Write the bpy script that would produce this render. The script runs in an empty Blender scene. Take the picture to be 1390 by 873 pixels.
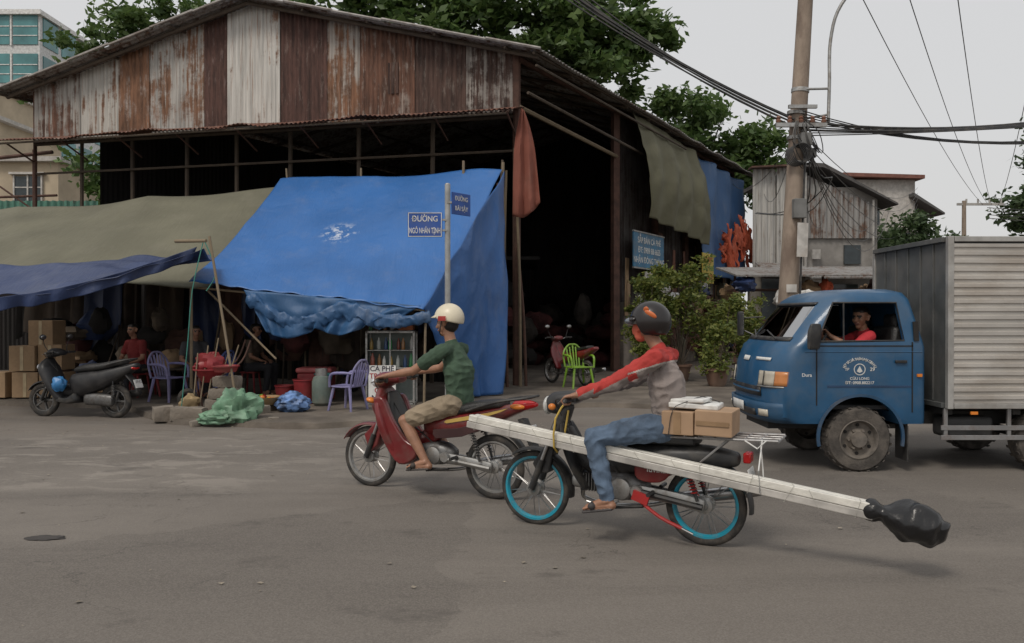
import bpy, bmesh, math, random
import numpy as np
from mathutils import Vector, Matrix, Euler, noise
random.seed(7); rng=np.random.default_rng(7)
SC=bpy.context.scene; COL=SC.collection
V=Vector
# ------------------------------------------------------------------ materials
def nt(m):
    m.use_nodes=True; t=m.node_tree; b=t.nodes['Principled BSDF']; return t,t.nodes,t.links,b
def mixc(N,L,f,a,b,mode='MIX'):
    x=N.new('ShaderNodeMix'); x.data_type='RGBA'; x.blend_type=mode
    for s,v in ((x.inputs[0],f),(x.inputs[6],a),(x.inputs[7],b)):
        if hasattr(v,'type') and hasattr(v,'links'): L.new(v,s)
        elif isinstance(v,(int,float)): s.default_value=v
        else: s.default_value=(*v[:3],1)
    return x.outputs[2]
def noi(N,L,co,sc,det=6,rough=.55,dist=0.):
    n=N.new('ShaderNodeTexNoise'); n.inputs['Scale'].default_value=sc; n.inputs['Detail'].default_value=det
    n.inputs['Roughness'].default_value=rough; n.inputs['Distortion'].default_value=dist
    L.new(co,n.inputs['Vector']); return n.outputs['Fac']
def ramp(N,L,f,a,b):
    r=N.new('ShaderNodeMapRange'); r.inputs['From Min'].default_value=a; r.inputs['From Max'].default_value=b
    r.interpolation_type='SMOOTHSTEP'
    L.new(f,r.inputs['Value']); return r.outputs[0]
def mapping(N,L,co,sc):
    m=N.new('ShaderNodeMapping'); m.inputs['Scale'].default_value=sc; L.new(co,m.inputs[0]); return m.outputs[0]
def mul(N,L,a,b):
    x=N.new('ShaderNodeMath'); x.operation='MULTIPLY'
    for s,v in ((x.inputs[0],a),(x.inputs[1],b)):
        if isinstance(v,(int,float)): s.default_value=v
        else: L.new(v,s)
    return x.outputs[0]
def M(name,c,r=.55,m=0.,var=.18,sc=5.,bump=0.,bsc=30.,dirt=0.,dcol=(.2,.165,.13),dsc=2.,st=(1,1,1),coat=0.):
    mt=bpy.data.materials.new(name); t,N,L,b=nt(mt)
    co=mapping(N,L,N.new('ShaderNodeTexCoord').outputs['Object'],st)
    f=ramp(N,L,noi(N,L,co,sc),.3,.7)
    col=mixc(N,L,f,[x*(1-var) for x in c],[min(1,x*(1+var)) for x in c])
    if dirt>0:
        d=mul(N,L,ramp(N,L,noi(N,L,co,dsc,8,.65),.42,.68),dirt)
        col=mixc(N,L,d,col,dcol)
        rr=N.new('ShaderNodeMapRange'); rr.inputs['To Min'].default_value=r; rr.inputs['To Max'].default_value=min(1,r+.35); L.new(d,rr.inputs[0]); L.new(rr.outputs[0],b.inputs['Roughness'])
    else: b.inputs['Roughness'].default_value=r
    L.new(col,b.inputs['Base Color']); b.inputs['Metallic'].default_value=m
    b.inputs['Coat Weight'].default_value=coat
    if bump>0:
        bp=N.new('ShaderNodeBump'); bp.inputs['Strength'].default_value=bump; bp.inputs['Distance'].default_value=.02
        L.new(noi(N,L,co,bsc,5),bp.inputs['Height']); L.new(bp.outputs[0],b.inputs['Normal'])
    return mt
def rust(name,base,rc,amt,seed,r=.75):
    mt=bpy.data.materials.new(name); t,N,L,b=nt(mt)
    mp=N.new('ShaderNodeMapping'); mp.inputs['Location'].default_value=(seed*3.1,seed*1.7,seed*.9)
    L.new(N.new('ShaderNodeTexCoord').outputs['Object'],mp.inputs[0]); co=mp.outputs[0]
    s1=noi(N,L,mapping(N,L,co,(5,5,.3)),1.6,8,.68); s2=noi(N,L,co,1.1,9,.74)
    ad=N.new('ShaderNodeMath'); ad.operation='ADD'; L.new(s1,ad.inputs[0]); L.new(s2,ad.inputs[1])
    c=1.0+.32*(.5-amt)*2
    f=ramp(N,L,ad.outputs[0],c-.1,c+.07)
    rr=mixc(N,L,ramp(N,L,noi(N,L,mapping(N,L,co,(4,4,.6)),2,7,.75),.35,.65),rc,[x*.38 for x in rc])
    rr=mixc(N,L,mul(N,L,ramp(N,L,noi(N,L,mapping(N,L,co,(3,3,.8)),2.4,8,.75),.54,.64),.5),rr,[x*.8 for x in base])
    bb=mixc(N,L,ramp(N,L,noi(N,L,mapping(N,L,co,(9,9,.3)),2,7,.65),.35,.7),base,[x*.6 for x in base])
    bb=mixc(N,L,mul(N,L,ramp(N,L,noi(N,L,mapping(N,L,co,(12,12,.5)),1.5,6,.7),.55,.66),.6),bb,rc)
    L.new(mixc(N,L,f,bb,rr),b.inputs['Base Color']); b.inputs['Roughness'].default_value=r; b.inputs['Metallic'].default_value=.1
    bp=N.new('ShaderNodeBump'); bp.inputs['Strength'].default_value=.3; bp.inputs['Distance'].default_value=.02
    L.new(noi(N,L,co,14,5),bp.inputs['Height']); L.new(bp.outputs[0],b.inputs['Normal'])
    return mt
def glassM(name,c,r=.08,tr=.85,gc=1.):
    mt=bpy.data.materials.new(name); t,N,L,b=nt(mt)
    tp=N.new('ShaderNodeBsdfTransparent'); tp.inputs[0].default_value=(*c,1)
    gl=N.new('ShaderNodeBsdfGlossy'); gl.inputs['Roughness'].default_value=r; gl.inputs[0].default_value=(gc,gc,gc,1)
    mx=N.new('ShaderNodeMixShader'); fr=N.new('ShaderNodeFresnel'); fr.inputs[0].default_value=1.45
    ad=N.new('ShaderNodeMath'); ad.inputs[1].default_value=1-tr; L.new(fr.outputs[0],ad.inputs[0])
    L.new(ad.outputs[0],mx.inputs[0]); L.new(tp.outputs[0],mx.inputs[1]); L.new(gl.outputs[0],mx.inputs[2])
    L.new(mx.outputs[0],N['Material Output'].inputs[0]); return mt
def leafM(name,c1,c2):
    mt=bpy.data.materials.new(name); t,N,L,b=nt(mt)
    g=N.new('ShaderNodeNewGeometry'); co=N.new('ShaderNodeTexCoord').outputs['Object']
    f=ramp(N,L,noi(N,L,co,.5,3),.3,.7)
    a=mixc(N,L,g.outputs['Random Per Island'],c1,c2); a=mixc(N,L,mul(N,L,f,.4),a,[x*.5 for x in c1])
    L.new(a,b.inputs['Base Color']); b.inputs['Roughness'].default_value=.55
    tl=N.new('ShaderNodeBsdfTranslucent'); L.new(a,tl.inputs[0]); mx=N.new('ShaderNodeMixShader'); mx.inputs[0].default_value=.35
    L.new(b.outputs[0],mx.inputs[1]); L.new(tl.outputs[0],mx.inputs[2]); L.new(mx.outputs[0],N['Material Output'].inputs[0]); return mt
def tarpM(name,c,r=.5,dirt=.35,scuff=False,var=.13,dc=(.3,.29,.27),bs=.35):
    mt=bpy.data.materials.new(name); t,N,L,b=nt(mt); co=N.new('ShaderNodeTexCoord').outputs['Object']
    f=ramp(N,L,noi(N,L,co,.8,4,.5),.3,.72)
    col=mixc(N,L,f,[x*(1-var) for x in c],[min(1,x*(1+var)) for x in c])
    d=mul(N,L,ramp(N,L,noi(N,L,mapping(N,L,co,(1,1,.35)),2.2,9,.7),.48,.78),dirt)
    col=mixc(N,L,d,col,dc)
    if scuff:
        vs=N.new('ShaderNodeVectorMath'); vs.operation='DISTANCE'; L.new(mapping(N,L,co,(1,.5,1.6)),vs.inputs[0]); vs.inputs[1].default_value=(-3.25,15.6*.5,3.15*1.6)
        k=ramp(N,L,vs.outputs['Value'],.5,.1)
        e=ramp(N,L,noi(N,L,co,6,8,.7),.5,.56)
        col=mixc(N,L,mul(N,L,mul(N,L,k,e),.85),col,(.6,.65,.72))
    L.new(col,b.inputs['Base Color']); b.inputs['Roughness'].default_value=r
    bp=N.new('ShaderNodeBump'); bp.inputs['Strength'].default_value=bs; bp.inputs['Distance'].default_value=.05
    ad=N.new('ShaderNodeMath'); ad.operation='ADD'
    L.new(noi(N,L,co,2.2,4,.5,1.6),ad.inputs[0]); L.new(mul(N,L,noi(N,L,mapping(N,L,co,(6,1.,1.)),1.6,4,.5,.6),.8),ad.inputs[1])
    L.new(ad.outputs[0],bp.inputs['Height']); L.new(bp.outputs[0],b.inputs['Normal']); return mt
# ------------------------------------------------------------------ geometry
def E(name,loc=(0,0,0),rz=0.,parent=None):
    o=bpy.data.objects.new(name,None); o.location=loc; o.rotation_euler=(0,0,rz); o.empty_display_size=.2; COL.objects.link(o); o.parent=parent; return o
def O(name,geos,mat,parent=None,smooth=True,bevel=0.,sub=0,solid=0.,ang=38):
    if isinstance(geos,tuple): geos=[geos]
    vs=[];fs=[]
    for g in geos:
        k=len(vs); vs.extend([tuple(p) for p in g[0]]); fs.extend([tuple(i+k for i in f) for f in g[1]])
    me=bpy.data.meshes.new(name); me.from_pydata(vs,[],fs); me.update()
    bm=bmesh.new(); bm.from_mesh(me); bmesh.ops.recalc_face_normals(bm,faces=bm.faces); bm.to_mesh(me); bm.free()
    if mat: me.materials.append(mat)
    if smooth:
        me.polygons.foreach_set('use_smooth',[True]*len(me.polygons)); me.set_sharp_from_angle(angle=math.radians(ang))
    o=bpy.data.objects.new(name,me); COL.objects.link(o); o.parent=parent
    if solid: md=o.modifiers.new('s','SOLIDIFY'); md.thickness=solid; md.offset=0
    if bevel>0:
        md=o.modifiers.new('b','BEVEL'); md.width=bevel; md.segments=2; md.limit_method='ANGLE'; md.angle_limit=math.radians(35)
    if sub: md=o.modifiers.new('u','SUBSURF'); md.levels=md.render_levels=sub
    return o
def g_box(c,s,rot=None):
    c=V(c); R=Euler(rot).to_matrix() if rot else Matrix.Identity(3)
    v=[c+R@V((x*s[0]/2,y*s[1]/2,z*s[2]/2)) for x in(-1,1) for y in(-1,1) for z in(-1,1)]
    return v,[(0,1,3,2),(4,6,7,5),(0,4,5,1),(2,3,7,6),(0,2,6,4),(1,5,7,3)]
def cr(pts,k):
    P=[np.array(p,float) for p in pts]
    if len(P)<3 or k<2:return P
    out=[]
    for i in range(len(P)-1):
        p0=P[max(i-1,0)];p1=P[i];p2=P[i+1];p3=P[min(i+2,len(P)-1)]
        for j in range(k):
            t=j/k; out.append(.5*((2*p1)+(-p0+p2)*t+(2*p0-5*p1+4*p2-p3)*t*t+(-p0+3*p1-3*p2+p3)*t**3))
    out.append(P[-1]); return out
def g_tube(pts,r,n=8,k=1,cap=True):
    m=len(pts); rs=[r]*m if isinstance(r,(int,float)) else list(r)
    Q=cr([(*p,q) for p,q in zip(pts,rs)],k)
    vs=[];fs=[]
    d=Q[-1][:3]-Q[0][:3]; ref=V((0,0,1)) if abs(d[2])<.85*np.linalg.norm(d)+1e-9 else V((0,1,0))
    for i,q in enumerate(Q):
        t=V(Q[min(i+1,len(Q)-1)][:3]-Q[max(i-1,0)][:3]).normalized()
        a=t.cross(ref)
        if a.length<1e-3:a=t.cross(V((1,0,0)))
        a.normalize(); b=t.cross(a)
        for j in range(n):
            w=2*math.pi*j/n; vs.append(V(q[:3])+(a*math.cos(w)+b*math.sin(w))*q[3])
    for i in range(len(Q)-1):
        for j in range(n):
            fs.append((i*n+j,i*n+(j+1)%n,(i+1)*n+(j+1)%n,(i+1)*n+j))
    if cap: fs.append(tuple(range(n))); fs.append(tuple(range((len(Q)-1)*n,len(Q)*n)))
    return vs,fs
def g_cyl(a,b,r,r2=None,n=20): return g_tube([a,b],[r,r if r2 is None else r2],n)
def g_sweep(rows,lat=(0,1,0),n=18,p=2.4,k=4):
    Q=cr(rows,k); Lt=V(lat); R=[]
    def ring(c,w,h,t):
        N=t.cross(Lt).normalized(); o=[]
        for j in range(n):
            a=2*math.pi*j/n; ca,sa=math.cos(a),math.sin(a)
            o.append(c+Lt*w*math.copysign(abs(ca)**(2/p),ca)+N*h*math.copysign(abs(sa)**(2/p),sa))
        return o
    T=[V(Q[min(i+1,len(Q)-1)][:3]-Q[max(i-1,0)][:3]).normalized() for i in range(len(Q))]
    q=Q[0]; e=min(q[3],q[4])
    R.append(ring(V(q[:3])-T[0]*e*.5,q[3]*.6,q[4]*.5,T[0])); R.append(ring(V(q[:3])-T[0]*e*.35,q[3]*.85,q[4]*.8,T[0]))
    for q,t in zip(Q,T): R.append(ring(V(q[:3]),max(q[3],.001),max(q[4],.001),t))
    q=Q[-1]; e=min(q[3],q[4])
    R.append(ring(V(q[:3])+T[-1]*e*.35,q[3]*.85,q[4]*.8,T[-1])); R.append(ring(V(q[:3])+T[-1]*e*.5,q[3]*.6,q[4]*.5,T[-1]))
    vs=[v for r in R for v in r]; fs=[]
    for i in range(len(R)-1):
        for j in range(n): fs.append((i*n+j,i*n+(j+1)%n,(i+1)*n+(j+1)%n,(i+1)*n+j))
    fs.append(tuple(range(n))); fs.append(tuple(range((len(R)-1)*n,len(R)*n))); return vs,fs
def g_lathe(prof,c,ax='Y',n=32,closed=False,a0=0,a1=2*math.pi):
    full=abs(a1-a0-2*math.pi)<1e-6; c=V(c); vs=[];m=len(prof); nn=n if full else n+1
    for i in range(nn):
        a=a0+(a1-a0)*i/n
        for r,h in prof:
            x,z=r*math.cos(a),r*math.sin(a)
            vs.append(c+(V((x,h,z)) if ax=='Y' else V((x,z,h)) if ax=='Z' else V((h,x,z))))
    fs=[]
    for i in range(n):
        i2=(i+1)%nn
        for j in range(m if closed else m-1):
            j2=(j+1)%m; fs.append((i*m+j,i*m+j2,i2*m+j2,i2*m+j))
    if not full and closed: fs.append(tuple(range(m))); fs.append(tuple(range(n*m,n*m+m)))
    return vs,fs
def g_ext(poly,y0,y1,k=1):
    if k>1:
        q=cr(list(poly)+[poly[0]],k)[:-1]; poly=[tuple(a) for a in q]
    n=len(poly); vs=[(p[0],y0,p[1]) for p in poly]+[(p[0],y1,p[1]) for p in poly]
    return vs,[tuple(range(n)),tuple(range(n,2*n))]+[(i,(i+1)%n,n+(i+1)%n,n+i) for i in range(n)]
def g_ell(c,r,n=16,m=10,rot=None,zmin=-1.):
    c=V(c);R=Euler(rot).to_matrix() if rot else Matrix.Identity(3); vs=[];fs=[]
    lo=math.asin(max(-1,zmin))
    for i in range(m+1):
        a=lo+(math.pi/2-lo)*i/m
        for j in range(n):
            w=2*math.pi*j/n; vs.append(c+R@V((r[0]*math.cos(a)*math.cos(w),r[1]*math.cos(a)*math.sin(w),r[2]*math.sin(a))))
    for i in range(m):
        for j in range(n): fs.append((i*n+j,i*n+(j+1)%n,(i+1)*n+(j+1)%n,(i+1)*n+j))
    return vs,fs
def g_lump(c,r,amp=.2,seed=0,n=20,m=12,fr=2.,flat=None):
    v,f=g_ell((0,0,0),r,n,m); o=[]
    for p in v:
        q=V((p[0]/r[0],p[1]/r[1],p[2]/r[2])); k=1+amp*noise.noise(q*fr+V((seed*7.3,seed*2.1,seed)))+amp*.5*noise.noise(q*fr*2.7+V((seed,seed*3,1)))
        w=V(p)*k
        if flat is not None: w.z=max(w.z,flat)
        o.append(V(c)+w)
    return o,f
def g_arc(c,R,a0,a1,w,th,n=18):
    a0=math.radians(a0);a1=math.radians(a1)
    prof=[(R,-w),(R+th*.7,-w*.7),(R+th,0),(R+th*.7,w*.7),(R,w),(R-.004,w*.9),(R+th*.7-.006,w*.6),(R+th-.008,0),(R+th*.7-.006,-w*.6),(R-.004,-w*.9)]
    return g_lathe(prof,c,'Y',n,True,a0,a1)
def cloth(name,c,nu,nv,f,mat,parent=None,g=None,solid=.006):
    c=[V(x) for x in c]; n=(c[1]-c[0]).cross(c[3]-c[0]).normalized(); vs=[];fs=[]
    for j in range(nv+1):
        for i in range(nu+1):
            u,v=i/nu,j/nv; p=(c[0]*(1-u)+c[1]*u)*(1-v)+(c[3]*(1-u)+c[2]*u)*v
            p=p+n*f(u,v)
            if g: p=p+V(g(u,v))
            vs.append(p)
    for j in range(nv):
        for i in range(nu): k=j*(nu+1)+i; fs.append((k,k+1,k+nu+2,k+nu+1))
    return O(name,(vs,fs),mat,parent,True,solid=solid,ang=60)
def nz(x,y,z=0,s=1.): return noise.noise(V((x*s,y*s,z)))
def ridge(x,y,z=0): return 1-abs(noise.noise(V((x,y,z))))*2.2
def text(name,s,size,loc,rz,mat,parent=None,al='CENTER',rx=90,sx=1):
    c=bpy.data.curves.new(name,'FONT'); c.body=s; c.size=size; c.align_x=al; c.align_y='CENTER'; c.extrude=.001; c.offset=size*.012
    c.materials.append(mat); o=bpy.data.objects.new(name,c); o.location=loc; o.rotation_euler=(math.radians(rx),0,rz); o.scale=(sx,1,1); COL.objects.link(o); o.parent=parent; return o
def bake(o):
    dg=bpy.context.evaluated_depsgraph_get(); me=bpy.data.meshes.new_from_object(o.evaluated_get(dg)); o.modifiers.clear(); o.data=me; return o
def boolean(o,cut,op='DIFFERENCE'):
    md=o.modifiers.new('x','BOOLEAN'); md.object=cut; md.operation=op; md.solver='EXACT'
    bpy.context.view_layer.update(); bake(o); bpy.data.objects.remove(cut)
def leaves(name,blobs,n,size,mat,parent=None,seed=1,clr=(.35,.9),droop=.3):
    r=np.random.default_rng(seed); w=np.array([b[3]*b[4]*b[5] for b in blobs])**.7; w/=w.sum(); C=[];S=[]
    nc=max(6,n//110)
    for k in range(nc):
        b=blobs[r.choice(len(blobs),p=w)]; d=r.normal(size=3); d/=np.linalg.norm(d); d*=r.random()**.4
        C.append([b[0]+d[0]*b[3],b[1]+d[1]*b[4],b[2]+d[2]*b[5]]); S.append(r.uniform(*clr))
    C=np.array(C);S=np.array(S); idx=r.integers(0,nc,n)
    P=C[idx]+r.normal(size=(n,3))*S[idx][:,None]*np.array([.55,.55,.38])
    a=r.normal(size=(n,3)); a[:,2]*=.6; a/=np.linalg.norm(a,axis=1)[:,None]
    b=np.cross(a,r.normal(size=(n,3))); b/=np.linalg.norm(b,axis=1)[:,None]
    s=size*r.uniform(.55,1.3,n)[:,None]; a=a*s; b=b*s*.5
    vs=np.stack([P-a,P-b*.9,P+a,P+b*.9],1).reshape(-1,3)
    me=bpy.data.meshes.new(name); me.vertices.add(4*n); me.vertices.foreach_set('co',vs.ravel()); me.loops.add(4*n); me.loops.foreach_set('vertex_index',np.arange(4*n))
    me.polygons.add(n); me.polygons.foreach_set('loop_start',np.arange(0,4*n,4)); me.polygons.foreach_set('loop_total',np.full(n,4)); me.update(calc_edges=True)
    me.materials.append(mat); o=bpy.data.objects.new(name,me); COL.objects.link(o); o.parent=parent; return o
# ------------------------------------------------------------------ common mats
tyreM=M('rubber',(.026,.025,.024),.85,dirt=.55,dcol=(.13,.11,.09),dsc=9)
chrome=M('chrome',(.42,.42,.42),.3,1.,dirt=.4,dsc=14)
alu=M('aluminium',(.38,.38,.37),.45,.8,dirt=.5,dsc=12)
engM=M('engine_metal',(.17,.17,.17),.5,.7,dirt=.7,dcol=(.09,.075,.06),dsc=14)
blk=M('black_plastic',(.022,.022,.023),.42,dirt=.45,dcol=(.1,.09,.075),dsc=8)
seatM=M('seat_vinyl',(.02,.02,.02),.45,bump=.3,bsc=60,dirt=.35,dcol=(.08,.075,.07))
redP=M('red_paint',(.16,.014,.016),.28,dirt=.45,dcol=(.12,.075,.06),dsc=6,coat=.3)
redB=M('bright_red',(.38,.02,.02),.4,dirt=.2,dcol=(.2,.1,.08))
white=M('white',(.68,.68,.66),.5,dirt=.3,dsc=8)
cream=M('cream',(.66,.6,.46),.35,dirt=.2,dsc=10)
teal=M('teal_rim',(.012,.27,.38),.4,dirt=.4,dsc=12)
amber=M('amber',(.65,.2,.03),.2)
redL=M('red_lens',(.42,.01,.01),.15)
skin=M('skin',(.31,.16,.1),.5,var=.12,sc=14)
hairM=M('hair',(.012,.01,.009),.55)
lipM=M('lip',(.24,.1,.08),.5); eyeM=M('eye',(.03,.02,.018),.3)
bamboo=M('bamboo',(.22,.17,.11),.75,dirt=.6,dcol=(.1,.08,.06),dsc=5)
wood=M('old_wood',(.08,.06,.043),.85,bump=.5,bsc=18,dirt=.5,dcol=(.05,.04,.035),st=(1,1,.3))
rustp=M('rusty_steel',(.1,.05,.036),.8,bump=.4,bsc=25,dirt=.6,dcol=(.045,.03,.025),dsc=4)
card=M('cardboard',(.32,.215,.125),.85,var=.12,dirt=.35,dcol=(.2,.14,.09),dsc=6)
darkM=M('dark_shade',(.02,.018,.017),.95)  # near-black: shade put into the colour of inside goods, seams and holes
# ------------------------------------------------------------------ people
def capsule(a,b,ra,rb,ax,k,n=12):
    a=V(a);b=V(b)
    if k!=1: ax=V(ax).normalized(); b=b-ax*((b-a).dot(ax))*(1-1/k)
    d=b-a; L=d.length; d=d.normalized() if L>1e-5 else V((0,0,1))
    s=d.orthogonal().normalized(); t=d.cross(s); vs=[];fs=[]
    R=[]
    for i in range(0,6): w=math.pi/2*i/5; R.append((a-d*ra*math.cos(w),ra*math.sin(w)))
    for i in range(0,6): w=math.pi/2*(1-i/5); R.append((b+d*rb*math.cos(w),rb*math.sin(w)))
    for c,r in R:
        for j in range(n): w=2*math.pi*j/n; vs.append(c+(s*math.cos(w)+t*math.sin(w))*max(r,1e-4))
    for i in range(len(R)-1):
        for j in range(n): fs.append((i*n+j,i*n+(j+1)%n,(i+1)*n+(j+1)%n,(i+1)*n+j))
    fs.append(tuple(range(n))); fs.append(tuple(range((len(R)-1)*n,len(R)*n)))
    if k!=1: vs=[p+ax*((p-a).dot(ax))*(k-1) for p in vs]
    return vs,fs
def figure(name,J,mats,parent,vox=.006,short_sleeve=False,shorts=False,grip=None,hf=(-1,0,0),hu=(0,0,1),mask=False,hair=True,recolor=None,foldamp=.008,legs=True,collar='shirt'):
    J={k:V(v) for k,v in J.items()}; pr=[]
    def A(a,b,ra,rb,l,ax=(0,1,0),k=1.): pr.append((V(a),V(b),ra,rb,l,V(ax).normalized(),k))
    lat=(J['shr']-J['shl']).normalized(); pel,ch,nk,hd=J['pel'],J['chest'],J['neck'],J['head']
    wa=pel.lerp(ch,.5)
    A(J['hipl'],J['hipr'],.105,.105,'pants'); A(pel,wa,.114,.112,'shirt',lat,1.35); A(wa,ch,.112,.126,'shirt',lat,1.4)
    A(ch,ch.lerp(nk,.62),.123,.085,'shirt',lat,1.4); A(ch.lerp(nk,.7),nk,.075,.058,collar)
    A(J['shl'].lerp(J['shr'],.08),J['shl'].lerp(J['shr'],.92),.062,.062,'shirt')
    A(nk,hd-V(hu)*.06,.052,.05,'skin')
    for s in 'lr':
        sh,el,wr=J['sh'+s],J['el'+s],J['wr'+s]
        if short_sleeve:
            A(sh,el,.05,.038,'skin'); A(sh,sh.lerp(el,.62),.064,.06,'shirt'); A(el,el.lerp(wr,.35),.038,.039,'skin'); A(el.lerp(wr,.35),wr,.039,.025,'skin')
        else:
            A(sh,el,.066,.055,'shirt'); A(el,el.lerp(wr,.93),.055,.039,'shirt'); A(el,wr,.036,.026,'skin')
        if legs:
            hp,kn,an,to=J['hip'+s],J['kn'+s],J['an'+s],J['toe'+s]
            if shorts: A(hp,kn,.085,.054,'skin'); A(hp,hp.lerp(kn,.8),.1,.083,'pants'); A(kn,kn.lerp(an,.35),.053,.054,'skin'); A(kn.lerp(an,.35),an,.054,.034,'skin')
            else: A(hp,kn,.097,.068,'pants'); A(kn,kn.lerp(an,.4),.067,.064,'pants'); A(kn.lerp(an,.4),an.lerp(kn,.06),.064,.05,'pants'); A(kn,an,.035,.033,'skin')
            hl=an+V((0,0,-.045))-(to-an).normalized()*.035; l2=(to-an).cross(V((0,0,1))).normalized()
            A(an,hl,.035,.03,'skin'); A(an,to,.034,.02,'skin',l2,1.25); A(hl,to,.026,.02,'skin',l2,1.5)
            for q in range(5):
                o=l2*(q-2)*.0165; A(to+o,to+o+(to-an).normalized()*(.028-.003*abs(q-1)),.0095,.0085,'skin')
            dn=V((0,0,-.033)); A(hl+dn*.7,to+dn*.75+(to-an).normalized()*.03,.012,.012,'shoe',l2,3.6)
            A(to.lerp(an,.25)+l2*.03,to.lerp(an,.25)-l2*.03,.026,.026,'shoe')
        G=J['gr'+s]; ax=J.get('ga'+s,V((0,1,0))).normalized(); inn=ax if s=='l' else -ax
        fw=(G-wr); fw=fw-ax*fw.dot(ax); fw.normalize(); up=ax.cross(fw).normalized()
        if up.z<0: up=-up
        pk=G+up*.026-fw*.004
        A(wr,wr.lerp(pk,.5),.025,.02,'skin',ax,1.5); A(wr.lerp(pk,.4),pk,.017,.0135,'skin',ax,2.7)
        for i in range(4):
            o=inn*(.0315-.021*i); ln=[.9,1.06,1.,.82][i]
            k0=pk+o; k1=G+o+fw*.036*ln+up*.012; k2=G+o+fw*.028*ln-up*.022; k3=G+o+fw*.002-up*.03*ln
            A(k0,k1,.0098,.009,'skin'); A(k1,k2,.009,.0083,'skin'); A(k2,k3,.0082,.0072,'skin')
        t0=wr.lerp(pk,.45)+inn*.028; t1=G+inn*.056-fw*.012+up*.006; t2=G+inn*.05+fw*.012-up*.022
        A(t0,t1,.014,.0105,'skin'); A(t1,t2,.0105,.0085,'skin')
    u=V(hu).normalized(); f=V(hf).normalized(); l=u.cross(f).normalized(); h=hd
    A(h+u*.03-f*.022,h+u*.028+f*.018,.08,.077,'skin'); A(h+u*.0+f*.03,h-u*.035+f*.032,.066,.058,'skin'); A(h-u*.035+f*.03,h-u*.088+f*.052,.056,.03,'skin')
    A(h+u*.003+f*.096,h-u*.03+f*.113,.009,.0135,'skin'); A(h-u*.034+f*.102,h-u*.034+f*.102,.011,.011,'skin',l,1.7)
    for sg in(-1,1):
        A(h+u*.022+f*.088+l*sg*.014,h+u*.02+f*.076+l*sg*.045,.01,.009,'hair' if hair else 'skin'); A(h+f*.086+u*.004+l*sg*.03,h+f*.086+u*.004+l*sg*.034,.0095,.0095,'eye')
        A(h+l*sg*.078-u*.02-f*.005,h+l*sg*.086+u*.02-f*.014,.012,.016,'skin'); A(h-u*.02+f*.062+l*sg*.036,h-u*.04+f*.055+l*sg*.03,.028,.024,'skin')
    A(h-u*.062+f*.091-l*.018,h-u*.062+f*.091+l*.018,.0075,.0075,'lip'); A(h-u*.06+f*.094,h-u*.066+f*.094,.008,.008,'lip')
    if hair:
        A(h+u*.045-f*.03,h+u*.055+f*.018,.082,.07,'hair'); A(h-u*.02-f*.035,h+u*.03-f*.04,.07,.078,'hair'); A(h+u*.075+f*.05-l*.03,h+u*.07+f*.05+l*.035,.03,.03,'hair')
    if mask:
        A(h-u*.02+f*.055,h-u*.075+f*.06,.066,.046,'mask'); A(h-u*.03+f*.1,h-u*.05+f*.1,.026,.024,'mask')
        for sg in (-1,1): A(h-u*.03+f*.06+l*sg*.05,h-u*.01-f*.0+l*sg*.078,.02,.012,'mask')
    o=O(name+'_tmp',[capsule(*p[:4],p[5],p[6]) for p in pr],None,None,False)
    md=o.modifiers.new('r','REMESH'); md.mode='VOXEL'; md.voxel_size=vox; md=o.modifiers.new('s','SMOOTH'); md.factor=.5; md.iterations=2
    bpy.context.view_layer.update(); bake(o); me=o.data
    def lab(P):
        best=np.full(len(P),9.); idx=np.zeros(len(P),int)
        for i,(a,b,ra,rb,lb,ax,k) in enumerate(pr):
            a_=np.array(a);b_=np.array(b);x=np.array(ax);Q=P
            if k!=1:
                Q=P-np.outer((P-a_)@x,x)*(1-1/k); b_=b_-x*((b_-a_)@x)*(1-1/k)
            d=b_-a_; q=np.clip(((Q-a_)@d)/max(d@d,1e-9),0,1); ds=np.linalg.norm(Q-(a_+q[:,None]*d),axis=1)-(ra+q*(rb-ra))
            m=ds<best; best[m]=ds[m]; idx[m]=i
        return idx
    n=len(me.vertices); P=np.empty(n*3); me.vertices.foreach_get('co',P); P=P.reshape(-1,3); Nn=np.empty(n*3); me.vertices.foreach_get('normal',Nn); Nn=Nn.reshape(-1,3)
    li=lab(P); lbs=[p[4] for p in pr]; clothm=np.array([x in('shirt','pants') for x in lbs])[li]
    for i in np.nonzero(clothm)[0]:
        p=P[i]; a=ridge(p[0]*9+p[2]*5,p[1]*8,p[2]*11-p[0]*6); b=noise.noise(V((p[0]*26,p[1]*22,p[2]*22)))
        P[i]+=Nn[i]*(foldamp*(a*.8-.2)+foldamp*.35*b)
    me.vertices.foreach_set('co',P.ravel())
    nf=len(me.polygons); C=np.empty(nf*3); me.polygons.foreach_get('center',C); C=C.reshape(-1,3); fi=lab(C)
    names=list(mats.keys()); me.materials.clear()
    for k in names: me.materials.append(mats[k])
    labs=[lbs[i] for i in fi]
    if recolor: labs=[recolor(l_,c) for l_,c in zip(labs,C)]
    me.polygons.foreach_set('material_index',[names.index(x if x in names else 'skin') for x in labs])
    me.polygons.foreach_set('use_smooth',[True]*nf); me.update(); o.name='body'; o.parent=parent; return o
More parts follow.
